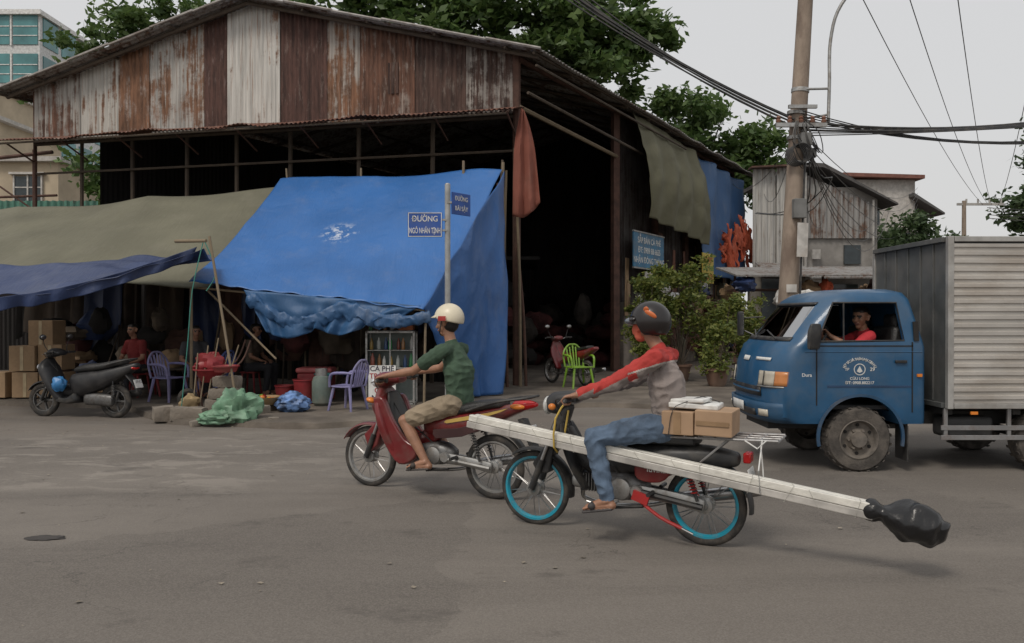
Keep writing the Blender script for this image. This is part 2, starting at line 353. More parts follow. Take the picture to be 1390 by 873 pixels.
# ------------------------------------------------------------------ world, sun, camera
w=bpy.data.worlds.new("World"); SC.world=w; w.use_nodes=True; N=w.node_tree.nodes; L=w.node_tree.links
sk=N.new('ShaderNodeTexSky'); sk.sky_type='NISHITA'; sk.sun_disc=False; sk.sun_elevation=math.radians(52); sk.sun_rotation=math.radians(215); sk.dust_density=6; sk.air_density=1.5
x=mixc(N,L,.88,sk.outputs[0],(7.25,7.2,7.2)); L.new(x,N['Background'].inputs[0]); N['Background'].inputs[1].default_value=.1
sd=bpy.data.lights.new('sun','SUN'); sd.energy=1.5; sd.angle=math.radians(16); sd.color=(1,.93,.84); so=bpy.data.objects.new('sun',sd); COL.objects.link(so)
az=math.radians(215); el=math.radians(52); dv=V((math.sin(az)*math.cos(el),math.cos(az)*math.cos(el),math.sin(el))); so.rotation_euler=dv.to_track_quat('Z','Y').to_euler()
cd=bpy.data.cameras.new('camera'); cd.lens=28.5; cd.sensor_width=36; cd.clip_end=2000; cd.clip_start=.05; cam=bpy.data.objects.new('camera',cd); COL.objects.link(cam)
cam.location=(0,0,1.6); cam.rotation_euler=(math.radians(90-.34),0,0); SC.camera=cam
SC.view_settings.view_transform='Standard'; SC.view_settings.look='None'; SC.view_settings.exposure=0
# ------------------------------------------------------------------ ground
O('ground',([(-700,-300,0),(700,-300,0),(700,900,0),(-700,900,0)],[(0,1,2,3)]),M('dirt',(.17,.14,.11),.95,sc=.3))
def asphalt():
    mt=bpy.data.materials.new('asphalt'); t,N,L,b=nt(mt); co=N.new('ShaderNodeTexCoord').outputs['Object']
    big=ramp(N,L,noi(N,L,mapping(N,L,co,(.35,.9,1)),.55,7,.62,.4),.32,.7)
    c=mixc(N,L,big,(.12,.105,.091),(.18,.16,.139))
    nn=N.new('ShaderNodeTexNoise'); nn.inputs['Scale'].default_value=1.8; nn.inputs['Detail'].default_value=7; nn.inputs['Roughness'].default_value=.6; L.new(co,nn.inputs['Vector'])
    va=N.new('ShaderNodeVectorMath'); va.operation='MULTIPLY_ADD'; va.inputs[1].default_value=(.5,.5,.5); L.new(nn.outputs['Color'],va.inputs[0]); L.new(mapping(N,L,co,(.6,1,1)),va.inputs[2])
    pv=N.new('ShaderNodeTexVoronoi'); pv.inputs['Scale'].default_value=.42; L.new(va.outputs[0],pv.inputs['Vector'])
    sx=N.new('ShaderNodeSeparateXYZ'); L.new(pv.outputs['Color'],sx.inputs[0])
    c=mixc(N,L,mul(N,L,ramp(N,L,sx.outputs[0],.55,.6),.38),c,(.08,.07,.062)); c=mixc(N,L,mul(N,L,ramp(N,L,sx.outputs[1],.7,.74),.25),c,(.23,.208,.18))
    tr=ramp(N,L,noi(N,L,mapping(N,L,co,(.1,1.3,1)),1.,6,.65,.3),.46,.68); c=mixc(N,L,mul(N,L,tr,.55),c,(.09,.079,.07))
    gr=ramp(N,L,noi(N,L,co,95,3,.7),.36,.68); c=mixc(N,L,mul(N,L,gr,.42),c,(.27,.245,.212))
    g2=ramp(N,L,noi(N,L,co,190,2,.6),.58,.68); c=mixc(N,L,mul(N,L,g2,.6),c,(.045,.04,.037))
    sep=N.new('ShaderNodeSeparateXYZ'); L.new(co,sep.inputs[0])
    zx=ramp(N,L,sep.outputs[0],-.8,-3.2); zy=ramp(N,L,sep.outputs[1],6.6,8.2); zz=ramp(N,L,sep.outputs[1],12.,10.)
    z=mul(N,L,mul(N,L,zx,zy),zz)
    pt=ramp(N,L,noi(N,L,mapping(N,L,co,(.8,1.6,1)),1.6,9,.75,.5),.5,.58); c=mixc(N,L,mul(N,L,mul(N,L,z,pt),.5),c,(.3,.27,.235))
    vo=N.new('ShaderNodeTexVoronoi'); vo.feature='DISTANCE_TO_EDGE'; vo.inputs['Scale'].default_value=.9
    va2=N.new('ShaderNodeVectorMath'); va2.operation='MULTIPLY_ADD'; va2.inputs[1].default_value=(1.3,1.3,1.3); L.new(nn.outputs['Color'],va2.inputs[0]); L.new(co,va2.inputs[2]); L.new(va2.outputs[0],vo.inputs['Vector'])
    cm=ramp(N,L,noi(N,L,co,.5,5),.5,.62)
    ck=mul(N,L,ramp(N,L,vo.outputs['Distance'],.012,.003),mul(N,L,cm,.5)); c=mixc(N,L,ck,c,(.05,.044,.04))
    sp=ramp(N,L,noi(N,L,co,4,9,.78),.64,.69); c=mixc(N,L,mul(N,L,sp,.35),c,(.31,.28,.245))
    oil=ramp(N,L,noi(N,L,mapping(N,L,co,(.7,1.2,1)),1.3,7,.7),.56,.7); c=mixc(N,L,mul(N,L,oil,.55),c,(.062,.054,.048))
    du=mul(N,L,ramp(N,L,sep.outputs[1],9.5,13.),ramp(N,L,noi(N,L,co,1.1,8,.7),.35,.65)); c=mixc(N,L,mul(N,L,du,.5),c,(.15,.122,.098))
    L.new(c,b.inputs['Base Color']); b.inputs['Roughness'].default_value=.9
    bp=N.new('ShaderNodeBump'); bp.inputs['Strength'].default_value=.5; bp.inputs['Distance'].default_value=.008; L.new(noi(N,L,co,85,4,.7),bp.inputs['Height']); L.new(bp.outputs[0],b.inputs['Normal']); return mt
O('asphalt_road',([(-90,-14,.004),(90,-14,.004),(90,70,.004),(-90,70,.004)],[(0,1,2,3)]),asphalt())
paveM=M('pavement_concrete',(.14,.118,.096),.92,var=.3,sc=1.4,bump=.5,bsc=22,dirt=.75,dcol=(.07,.058,.048),dsc=1.1)
edge=[(-60,15.8),(-45,15.7),(-32,15.6),(-23,15.5),(-17,15.4),(-12.5,15.1),(-9,14.5),(-6.8,13.9),(-5.8,12.8),(-5.0,12.0),(-4.,11.7),(-2.8,11.5),(-1.6,12.2),(-.2,13.3),(1.2,14.2),(2.8,13.9),(4.6,13.6),(7,13.5),(10,13.5),(15,13.6),(23,13.8),(34,14),(46,14.3),(60,15)]
def pave():
    q=cr(edge,5); n=len(q)
    e=[(p[0],p[1]+.12*nz(p[0]*2.3,3)+.06*nz(p[0]*6,1)) for p in q]
    vs=[(x,y,0.) for x,y in e]+[(x+.0,y+.05,.085+.02*nz(x*3,y*3)) for x,y in e]+[(x,y+.35,.11) for x,y in e]+[(x,62,.11) for x,y in e]
    fs=[(r*n+i,r*n+i+1,(r+1)*n+i+1,(r+1)*n+i) for r in range(3) for i in range(n-1)]
    O('pavement',(vs,fs),paveM)
pave()
dv_=[];df=[]
for i in range(300):
    if random.random()<.7: x_=random.uniform(-8,1.5); y_=random.uniform(9.8,13)
    else: x_=random.uniform(-5,5); y_=random.uniform(3.2,12)
    s=random.uniform(.006,.024); a=random.uniform(0,6.3)
    k=len(dv_)
    for q in range(4): w_=a+q*math.pi/2+random.uniform(-.3,.3); dv_.append((x_+s*math.cos(w_),y_+s*.8*math.sin(w_),.009+random.uniform(0,.008)))
    df.append((k,k+1,k+2,k+3))
O('street_litter',(dv_,df),M('litter',(.22,.19,.15),.9,var=.8,sc=1.3),None,False)
O('flattened_rag',g_lump((-3.35,5.83,.008),(.13,.07,.006),.5,3,fr=2.5),M('rag',(.05,.045,.042),.9))
# ------------------------------------------------------------------ shed
Cc=V((.1,17.6,0)); Lc=V((-12.1,20.6,0)); Rc=V((8.6,31.7,0)); F=(Lc-Cc).normalized(); nF=V((-.239,-.971,0)); S=(Rc-Cc).normalized(); nS=V((S.y,-S.x,0)); FL=(Lc-Cc).length; SL=(Rc-Cc).length
shed=E('corrugated_metal_shed')
rcs=[(.17,.08,.05),(.11,.052,.04),(.25,.125,.07),(.1,.055,.042)]
sheetm=[rust('sheet_%d'%i,b,rcs[r],a,i) for i,(b,r,a) in enumerate([((.38,.36,.33),0,.55),((.52,.5,.46),2,.32),((.42,.36,.32),2,.72),((.46,.44,.41),2,.45),((.27,.19,.17),1,.92),((.62,.6,.56),2,.24),((.27,.2,.17),1,.88),((.44,.4,.36),2,.52),((.36,.3,.26),0,.68),((.26,.22,.19),3,.78),((.38,.35,.32),3,.55)])]
def corr(p0,p1,zb,zt,nrm,amp=.018,pitch=.11,rows=3):
    L_=(p1-p0).length; n=max(4,int(L_/pitch*6)); vs=[];fs=[]
    for i in range(n+1):
        t=i/n; p=p0.lerp(p1,t); o=nrm*amp*math.sin(2*math.pi*t*L_/pitch); a=zb(t) if callable(zb) else zb; b=zt(t) if callable(zt) else zt
        for r in range(rows+1): vs.append(p+o+V((0,0,a+(b-a)*r/rows)))
    m=rows+1
    for i in range(n):
        for r in range(rows): fs.append((i*m+r,(i+1)*m+r,(i+1)*m+r+1,i*m+r+1))
    return vs,fs
def gtop(u): return 7.33+1.62*(1-abs(2*u-1))
bounds=[(0,.095,10),(.09,.19,9),(.185,.29,8),(.285,.36,7),(.355,.455,6),(.45,.56,5),(.555,.615,4),(.61,.735,3),(.73,.80,2),(.795,.895,1),(.89,1.0,0)]
for i,(a,b,m) in enumerate(bounds):
    off=nF*(.02+.014*(i%3)); zb=6.0+random.uniform(-.09,.05); tl=random.uniform(-.03,.03)
    O('gable_sheet_%d'%i,corr(Cc+F*FL*a+off,Cc+F*FL*b+off,lambda t,zb=zb,tl=tl:zb+tl*t,lambda t,a=a,b=b:gtop(a+(b-a)*t),nF,.013),sheetm[m],shed,ang=80)
O('patch_sheet',corr(Cc+F*FL*.215+nF*.07,Cc+F*FL*.235+nF*.07,6.6,7.3,nF),sheetm[9],shed,ang=80)
roofm=rust('roof_sheet',(.3,.29,.275),(.13,.075,.05),.42,31); roofm2=rust('canopy_sheet',(.33,.25,.21),(.2,.085,.055),.7,37); pale=M('pale_edge',(.34,.32,.3),.7,dirt=.6,dcol=(.13,.09,.07),dsc=3)
Mp=(Cc+Lc)/2; 
for nm,side,wm in(('roof_slope_street',Cc-Mp,1.13),('roof_slope_yard',Lc-Mp,1.1)):
    vs=[];fs=[];n=int(17.6/.15*6);m=10
    for i in range(n+1):
        s=-.55+17.6*i/n
        for j in range(m+1):
            w_=wm*j/m; p=Mp+S*s+side*w_; z=8.98-1.62*w_+.022*math.sin(2*math.pi*s/.15)+.04*nz(w_*3,s*.4)-.12*(w_>1)*(w_-1)/.13*abs(nz(s*.5,7))
            vs.append((p.x,p.y,z))
    for i in range(n):
        for j in range(m): k=i*(m+1)+j; fs.append((k,k+1,k+m+2,k+m+1))
    O(nm,(vs,fs),roofm,shed,ang=80,solid=.01)
    a=Mp+S*-.58; seg=[]
    for j in range(6):
        p0=a+side*(wm*j/6); p1=a+side*(wm*(j+1)/6); seg.append(g_tube([(p0.x,p0.y,9.0-1.62*wm*j/6+.02*(j%2)),(p1.x,p1.y,9.0-1.62*wm*(j+1)/6+.02*(j%2))],[.035,.03],5))
    O(nm+'_edge_trim',seg,pale,shed,False)
def beam(nm,a,b,r,mt=rustp,par=shed): return O(nm,g_tube([a,b],[r,r],6),mt,par,False)
for i,(s_) in enumerate([.02,1.6,3.2,4.8,6.4,8.,9.6,11.2,12.8,14.4,16.2]):
    for k,(sd_,wm) in enumerate(((Cc-Mp,1.1),(Lc-Mp,1.08))):
        a=Mp+S*(s_-.3); b=a+sd_*wm; beam('rafter_%d_%d'%(i,k),(a.x,a.y,8.88),(b.x,b.y,8.88-1.62*wm),.05,wood)
for i,w_ in enumerate([.25,.5,.75,1.0,1.1]):
    a=Mp+(Cc-Mp)*w_+S*-.5; b=a+S*17; z=8.92-1.62*w_; beam('purlin_%d'%i,(a.x,a.y,z),(b.x,b.y,z),.035,wood)
for i,w_ in enumerate([.3,.6,.9,1.08]):
    a=Mp+(Lc-Mp)*w_+S*-.5; b=a+S*17; z=8.92-1.62*w_; beam('purlin_b_%d'%i,(a.x,a.y,z),(b.x,b.y,z),.035,wood)
vs=[];fs=[];n=int(12.9/.11*5)
for i in range(n+1):
    t=-.2+13.2*i/n; c_=.016*math.sin(2*math.pi*t/.11); sag=.08*nz(t*.5,2)
    for j,(o_,z_) in enumerate(((.05,6.1),(.5,6.0),(.95,5.88+.05*nz(t*1.7,9)))): p=Cc+F*t+nF*o_; vs.append((p.x,p.y,z_+c_+sag*j*.5))
for i in range(n):
    for j in range(2): k=i*3+j; fs.append((k,k+1,k+4,k+3))
O('front_canopy',(vs,fs),roofm2,shed,ang=80,solid=.008)
for i in range(9):
    p=Cc+F*(FL*i/8); q=p+nF*.9; beam('canopy_bracket_%d'%i,(p.x,p.y,5.5),(q.x,q.y,5.83),.022)
p=Cc+nF*.88;q=Cc+F*12.8+nF*.88; beam('canopy_rail',(p.x,p.y,5.8),(q.x,q.y,5.82),.025,wood)
for i,z_ in enumerate((5.95,5.2)):
    p=Cc;q=Lc; beam('front_beam_%d'%i,(p.x,p.y,z_),(q.x,q.y,z_+.02),.05-.02*i,wood)
for i,t in enumerate([0.,.16,.3,.44,.55,.66,.78,.9,1.0]):
    p=Cc+F*FL*t+S*(.0 if i in(0,8) else .1); beam('front_post_%d'%i,(p.x,p.y,0),(p.x+.03*(i%2),p.y,7.3 if i in(0,8) else 6.1),.085 if i==0 else .05,rustp if i in(0,8) else wood)
def SW(s,z,off=0.): p=Cc+S*s+nS*off; return V((p.x,p.y,z))
for i,s in enumerate([5.25,8.2,11,13.8,16.4]): O('side_post_%d'%i,g_box(SW(s,3.6),(.2 if i==0 else .14,.16,7.2),(0,0,.5)),rustp,shed,False,.01)
beam('side_beam_top',SW(0,7.2,.02),SW(16.4,7.2,.02),.07); beam('side_beam_mid',SW(0,6.15,.05),SW(5.3,5.95,.05),.05,bamboo); beam('side_beam_low',SW(-.2,6.35,.4),SW(6,6.1,.5),.035,wood); beam('eave_pole',SW(-.2,6.9,.6),SW(9,6.75,.7),.03,wood)
dkwall=M('shade_black_sheet',(.016,.0145,.014),.95,var=.5,sc=.8,dirt=.4,dcol=(.03,.023,.02),st=(2,2,.4))  # interior shade is put into this near-black sheet colour
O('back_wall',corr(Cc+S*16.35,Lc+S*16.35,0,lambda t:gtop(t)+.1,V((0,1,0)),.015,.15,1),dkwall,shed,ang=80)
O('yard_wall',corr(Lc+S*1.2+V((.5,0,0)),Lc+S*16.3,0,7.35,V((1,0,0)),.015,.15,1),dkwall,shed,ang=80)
O('side_wall_sheets',corr(SW(5.45,0,-.12),SW(16.3,0,-.12),0,7.25,nS,.015,.12,1),rust('side_sheet',(.1,.09,.085),(.06,.04,.035),.5,58),shed,ang=80)
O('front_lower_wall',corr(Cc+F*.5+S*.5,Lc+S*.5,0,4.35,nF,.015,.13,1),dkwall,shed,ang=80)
O('loft_floor',[g_box((-3.2,26,3.3),(8,5.,.1)),g_box((-7.5,24,4.6),(4,3,.08))],darkM,shed,False)
O('side_low_wall',g_box(SW(10.9,1.0,.02),(10.6,.16,2.0),(0,0,math.atan2(S.y,S.x))),M('stained_plaster',(.2,.17,.14),.9,var=.4,sc=1.5,bump=.4,dirt=.8,dcol=(.06,.05,.045),dsc=1.2),shed,False)
for i in range(30):
    s=5.6+random.random()*10.5; z0=random.uniform(1.4,2.6); h=random.uniform(.6,1.7); O('side_plank_%d'%i,g_box(SW(s,z0+h/2,.06+.03*(i%5)),(random.uniform(.15,.6),.02,h),(random.uniform(-.03,.03),random.uniform(-.05,.05),math.atan2(S.y,S.x))),random.choice([wood,rustp,card,roofm,roofm2]),shed,False)
redstock=M('red_sacks',(.06,.016,.015),.9,var=.6,sc=3); dimg=M('dim_goods',(.03,.024,.02),.9,var=.5)  # goods coloured darker, with the shed's interior shade in the base colour
inside=[]
for i in range(60):
    p=Cc+S*random.uniform(6,10.5)+F*random.uniform(-1.5,3.2)+V((0,1.5,0)); l=random.randint(0,4)
    inside.append(g_lump((p.x,p.y,.3+l*.4),(.42,.32,.23),.2,i,12,8))
O('stacked_sacks',inside,redstock)
ins=E('stored_goods_inside_shed'); random.seed(19)
for i in range(40):
    p=Cc+S*random.uniform(4.5,13)+F*random.uniform(.6,7)+V((0,1,0)); O('goods_%d'%i,g_lump((p.x,p.y,random.uniform(.3,2.2)),(random.uniform(.2,.7),random.uniform(.2,.5),random.uniform(.2,.5)),.35,i+30,14,9),random.choice([dimg,darkM,dimg,darkM,redstock]),ins)
pc=E('leaning_bamboo_poles')
for i,(a,b) in enumerate([((-.35,17.1,.1),(-.12,17.2,4.7)),((-.55,16.9,.1),(-.2,17.1,4.9)),((-.1,17.15,.1),(-.3,17.0,4.4)),((.18,17.3,.1),(.05,17.35,5.2)),((-.42,16.7,.1),(-.35,16.9,3.9)),((.3,17.4,.1),(.12,17.45,3.1))]): O('pole_%d'%i,g_tube([a,((a[0]+b[0])/2+.04,(a[1]+b[1])/2,(a[2]+b[2])/2),b],[.035,.03,.025],8,4),[bamboo,wood,rustp][i%3],pc)
orc=tarpM('dusty_orange_cloth',(.24,.08,.055),.9,.5,dc=(.22,.14,.11))
cloth('hanging_cloth',[(.2,16.95,5.95),(.26,16.95,5.9),(.5,17.0,4.0),(.1,16.95,3.7)],14,26,lambda u,v:.07*math.sin(u*14+v*2)*(.2+v)+.03*nz(u*4,v*5),orc,g=lambda u,v:((u-.5)*.3*math.sin(min(1,v*2)*1.57)*(1-.4*v),0,-.15*math.sin(u*3.1)*v))
# ------------------------------------------------------------------ tarps
blueT=tarpM('blue_tarp',(.03,.13,.37),.42,.13,True,.1,bs=.3); navyT=tarpM('navy_tarp',(.022,.04,.11),.5,.35,dc=(.12,.13,.17)); oliveT=tarpM('olive_tarp',(.14,.135,.095),.85,.3,dc=(.21,.195,.155)); olive2=tarpM('olive_tarp_side',(.12,.115,.07),.85,.3,dc=(.17,.15,.1))
def bf(u,v):
    return -.16*math.sin(math.pi*v)*(.6+.4*math.sin(u*7))+.04*ridge(u*3.5+v*.6,v*1.2,1)*math.sin(math.pi*min(1,v*1.3))+.012*nz(u*9,v*6)+.018*math.sin(u*60+3*nz(u*3,v*3))*(v>.85)*(v-.85)*6+.03*ridge(u*2.2-v*1.5,v*.9,9)
cloth('blue_tarpaulin',[(-5.05,17.75,4.6),(-.2,16.25,4.52),(-1.45,13.3,1.72),(-5.5,13.8,2.18)],110,80,lambda u,v:-bf(u,v)*.9,blueT,g=lambda u,v:(0,0,.05*nz(u*5,3)*v+.04*math.sin(u*9)*(1-v)-.1*v*(1-v)))
def sf(u,v): return .1*math.sin(u*15+2.5*nz(u*2,v*2))*(.25+.75*v)*.6+.06*nz(u*4,v*3)+.03*ridge(u*5,v*4,2)
cloth('blue_tarpaulin_side_drape',[(-.18,16.2,4.5),(-1.47,13.28,1.75),(-1.12,14.5,.13),(-.2,15.4,.13)],60,70,sf,tarpM('drape_tarp',(.025,.1,.29),.5,.2,var=.1),g=lambda u,v:(.05*math.sin(v*3.1),0,0))
def of(u,v): return .1*math.sin(math.pi*v)*(.7+.5*math.sin(u*11))+.05*nz(u*8,v*4)+.05*ridge(u*4+v,v*2,7)*v
cloth('olive_tarpaulin',[(-15.2,20.0,4.1),(-4.95,18.0,4.5),(-5.3,14.15,2.05),(-11.2,15.2,2.5)],120,60,lambda u,v:-of(u,v)*(1-u**6*.8),oliveT,g=lambda u,v:(0,0,-.12*abs(math.sin(u*9.4))*(1-v)*(1-u**4)+.06*nz(u*6,1)*v-.28*max(0,u-.9)*10*math.sin(math.pi*v)*.6))
cloth('navy_tarpaulin',[(-10.4,14.3,2.45),(-5.2,14.1,2.72),(-4.85,12.75,2.72),(-8.6,12.1,1.78)],80,40,lambda u,v:.14*math.sin(math.pi*v)*(.6+.6*math.sin(u*8))+.07*nz(u*6,v*4)+.05*ridge(u*6,v*3,3),navyT,g=lambda u,v:(0,0,-.17*math.sin(math.pi*u)*v))
cloth('navy_tarpaulin.001',[(-8.6,12.1,1.8),(-4.95,12.75,2.7),(-5.05,12.8,2.5),(-8.6,12.15,1.6)],70,14,lambda u,v:.05*math.sin(u*50+3*nz(u*5,1))*v+.03*nz(u*9,v),navyT,g=lambda u,v:(0,0,-.17*math.sin(math.pi*u)+.03*nz(u*12,0)*v))
rows=[]
for i in range(50):
    t=i/49; x_=-4.4+3.05*t; y_=13.55-.25*t; z_=1.93-.33*t-.34*math.sin(math.pi*min(1,t*1.9))*(t<.53)-.14*math.sin(math.pi*max(0,(t-.5)/.5))*(t>=.5)
    rows.append((x_,y_,z_,.05+.03*nz(i*.4,1),.09+.06*nz(i*.33,5)+.04*math.sin(math.pi*t)))
v_,f_=g_sweep(rows,(0,1,0),22,2.,2); v_=[V(p)+V((0,.03*nz(p[0]*14,p[2]*14),.05*nz(p[0]*12,p[2]*12,3))) for p in v_]
O('rolled_blue_tarpaulin',(v_,f_),tarpM('rolled_tarp',(.025,.085,.2),.5,.35))
cloth('blue_tarpaulin_scallop',[(-4.5,13.6,2.05),(-1.5,13.35,1.78),(-2.2,13.35,1.48),(-4.1,13.5,1.35)],60,20,lambda u,v:.07*math.sin(u*40+4*nz(u*4,1))*v+.05*nz(u*8,v*4),tarpM('hang_tarp',(.025,.09,.21),.55,.3),g=lambda u,v:(0,0,-.14*abs(math.sin(u*7))*v))
aw=E('awning_support_poles')
for i,(a,b,r_) in enumerate([((-5.4,13.95,2.1),(-1.4,13.35,1.7),.02),((-5.35,12.9,2.8),(-4.75,12.6,2.78),.03),((-4.72,12.65,2.85),(-4.15,12.3,.1),.022),((-5.5,13.9,.1),(-5.5,13.9,2.1),.03),((-10.5,14.6,.1),(-10.5,14.6,2.4),.03),((-5.3,14.0,2.1),(-3.9,13.4,.9),.02),((-1.45,13.35,.1),(-1.42,13.35,1.75),.022),((-.2,16.25,.1),(-.18,16.3,4.7),.035),((-4.9,17.8,4.2),(-4.95,17.8,4.85),.025),((-.98,16.4,4.3),(-.98,16.4,4.75),.03),((-3.2,17.2,4.3),(-3.2,17.2,4.75),.025)]): O('pole_%d'%i,g_tube([a,b],[r_,r_*.85],8),bamboo,aw)
O('awning_ropes',[g_tube([(-4.8,12.6,2.75),(-4.95,12.55,2.),(-5.0,12.5,1.2),(-5.1,12.5,.2)],.008,5,3),g_tube([(-4.78,12.6,2.78),(-4.6,12.6,2.3),(-4.75,12.6,2.0)],.008,5,3)],M('rope',(.05,.22,.18),.8),aw)
cloth('olive_tarpaulin.001',[SW(5.3,7.15,.5),SW(10.8,6.95,.5),SW(11.,3.95,.8),SW(5.7,4.3,.85)],60,50,lambda u,v:-.25*math.sin(math.pi*v)+.07*math.sin(u*26+v*3)*(.4+.6*v)+.05*nz(u*5,v*5)+.04*ridge(u*5+v*3,v*3,5),olive2)
blue2=tarpM('faded_blue_tarp',(.035,.1,.23),.6,.25)
cloth('blue_tarpaulin.001',[SW(11.0,6.9,.45),SW(16.3,6.8,.45),SW(16.6,2.9,.6),SW(10.9,3.0,.7)],60,50,lambda u,v:.08*math.sin(u*18+v*3)+.07*nz(u*5,v*5),blue2)
org=tarpM('orange_cloth',(.46,.09,.04),.85,.3)
oc=E('orange_rag_strips')
for i in range(14):
    s=12.2+i*.3+random.uniform(-.15,.15); zt=random.uniform(4.1,5.5)-.25*abs(i-8)/8; ln=random.uniform(.5,1.6); wd=random.uniform(.12,.4)
    cloth('strip_%d'%i,[SW(s,zt,.8),SW(s+wd,zt-.2,.83),SW(s+wd*1.5,zt-ln,.85),SW(s+.25,zt-ln*1.1,.83)],8,16,lambda u,v,i=i:.06*math.sin(u*9+v*6+i)+.05*nz(u*3,v*4,i),org,oc,g=lambda u,v,i=i:(.1*nz(v*5,i),0,.1*nz(u*6,v*3,i)))
gc=E('stored_goods_under_eave')
for i in range(34):
    s=random.uniform(5.8,15.8); O('bundle_%d'%i,g_lump(SW(s,random.uniform(.4,2.6),.35),(random.uniform(.15,.4),random.uniform(.12,.25),random.uniform(.15,.4)),.35,i),random.choice([wood,card,navyT,rustp,oliveT,white,roofm2]),gc)
rs=math.atan2(S.y,S.x)
signB=M('sign_blue',(.04,.17,.3),.5,dirt=.4); signW=M('sign_white',(.5,.48,.45),.6,dirt=.5,dcol=(.3,.22,.15)); signY=M('sign_yellow',(.5,.38,.06),.5,dirt=.2)
sg=E('shop_signboard'); O('board',g_box(SW(6.65,3.45,.42),(2.3,.04,.95),(0,0,rs)),signB,sg,False,.005); O('frame',[g_box(SW(6.65,3.95,.43),(2.36,.05,.04),(0,0,rs)),g_box(SW(6.65,2.95,.43),(2.36,.05,.04),(0,0,rs))],alu,sg,False)
for i,(tt,z_) in enumerate((('SẮP BÁN CÀ PHÊ',3.72),('ĐT: 0909 88 6655',3.45),('NHẬN ĐÓNG THÙNG',3.17))): text('line_%d'%i,tt,.23,SW(6.65,z_,.445),rs,white,sg)
sg=E('paper_notice_board'); O('board',g_box(SW(7.1,2.6,.42),(1.5,.03,.55),(0,0,rs)),signW,sg,False); 
for i in range(3): text('line_%d'%i,'THÔNG BÁO ĐỔ RÁC',.13,SW(7.1,2.75-.16*i,.437),rs,navyT,sg)
sg=E('yellow_advert_sign'); O('board',g_box(SW(10.4,3.15,.95),(1.1,.04,.95),(0,0,rs)),signY,sg,False)
for i in range(3): text('line_%d'%i,['LÒ ĐẤT','CHO THUÊ','0908 123'][i],.22,SW(10.4,3.42-.27*i,.975),rs,redB if i!=1 else M('gr',(.02,.2,.05)),sg)
sg=E('house_number_sign'); O('board',g_box(SW(6.0,2.05,.4),(.62,.03,.42),(0,0,rs)),blk,sg,False); text('digits','78',.4,SW(6.0,2.05,.42),rs,white,sg)
# ------------------------------------------------------------------ distant buildings
plas=M('cream_plaster',(.48,.4,.29),.9,var=.12,sc=.6,dirt=.5,dcol=(.3,.25,.19),dsc=.5); whp=M('white_plaster',(.5,.48,.45),.9,dirt=.6,dcol=(.28,.25,.22),dsc=.6); dkg=M('dark_window',(.03,.04,.045),.15); tealg=M('teal_glass',(.08,.22,.23),.12,var=.3,sc=.4); conc=M('concrete',(.36,.35,.33),.9,dirt=.5,dcol=(.2,.18,.16),dsc=1)
gb=E('glass_office_building',(-44.3,70,0))
O('walls',g_box((-8,6,13.8),(23.2,12,27.6)),M('pale_facade',(.55,.56,.55),.7),gb,False)
gls=[]; fr=[]
for fl in range(8):
    z=26.3-3.3*fl
    for c in range(9):
        x_=2.4-2.4*c; gls.append(g_box((x_,-.03,z),(2.1,.1,2.5))); fr.append(g_box((x_-1.2,-.06,z),(.14,.2,2.7)))
        fr.append(g_box((x_,-.08,z+.3),(2.1,.1,.07))); fr.append(g_box((x_,-.08,z-.5),(2.1,.1,.07)))
    for c in range(4): gls.append(g_box((3.63,1.6+2.9*c,z),(.1,2.3,2.4)))
O('glazing',gls,tealg,gb,False); O('mullions',fr,white,gb,False); O('parapet',[g_box((-8,5.9,27.75),(23.8,12.6,.4))],white,gb,False)
yb=E('cream_apartment_building',(-24.6,44,0))
O('walls',[g_box((-8,4,5.),(16,8,10)),g_box((-10.3,4.5,11.3),(12,7,2.6)),g_box((-11,6,13.6),(11,5,2.4))],plas,yb,False)
O('slabs',[g_box((-7.9,3.9,10.1),(16.5,8.6,.25)),g_box((-10.2,4.4,12.7),(12.6,7.6,.22)),g_box((-7.9,3.9,6.7),(16.4,8.5,.2)),g_box((-11,6,14.9),(11.4,5.4,.2))],whp,yb,False)
wn=[];wf=[]
for z in (2.2,5.2,8.4,11.2):
    for x_ in (-1.6,-4.6,-7.6,-10.6):
        if z>10 and x_>-5: continue
        wn.append(g_box((x_,-.02 if z<10 else .96,z),(1.5,.12,1.6))); 
        for dx in(-.75,0,.75): wf.append(g_box((x_+dx,-.07 if z<10 else .91,z),(.08,.12,1.7)))
        wf.append(g_box((x_,-.1 if z<10 else .88,z+.95),(1.9,.3,.12))); wf.append(g_box((x_,-.06 if z<10 else .92,z+.2),(1.5,.1,.06)))
O('windows',wn,dkg,yb,False); O('window_frames',wf,whp,yb,False); O('balcony_rail',[g_tube([(-.2,-.6,z),(-16,-.6,z)],.04,6) for z in(7.3,7.7)]+[g_tube([(-.3-k*.8,-.6,6.8),(-.3-k*.8,-.6,7.7)],.025,5) for k in range(20)],conc,yb)
ga=E('green_corrugated_awning',(-16.5,24.5,0)); O('sheet',corr(V((-6,0,0)),V((4,0,0)),3.9,5.1,V((0,-1,.3)),.03,.2,1),rust('green_sheet',(.1,.25,.19),(.12,.1,.07),.2,70),ga,ang=80); O('posts',[g_cyl((x_,.1,0),(x_,.1,4),.06) for x_ in(-5,-1,3)],conc,ga)
lw=E('rusty_side_fence',(-14.5,22.3,0)); O('sheet',corr(V((-7,0,0)),V((2.2,.4,0)),0,4.3,V((0,-1,0)),.02,.12,1),dkwall,lw,ang=80)
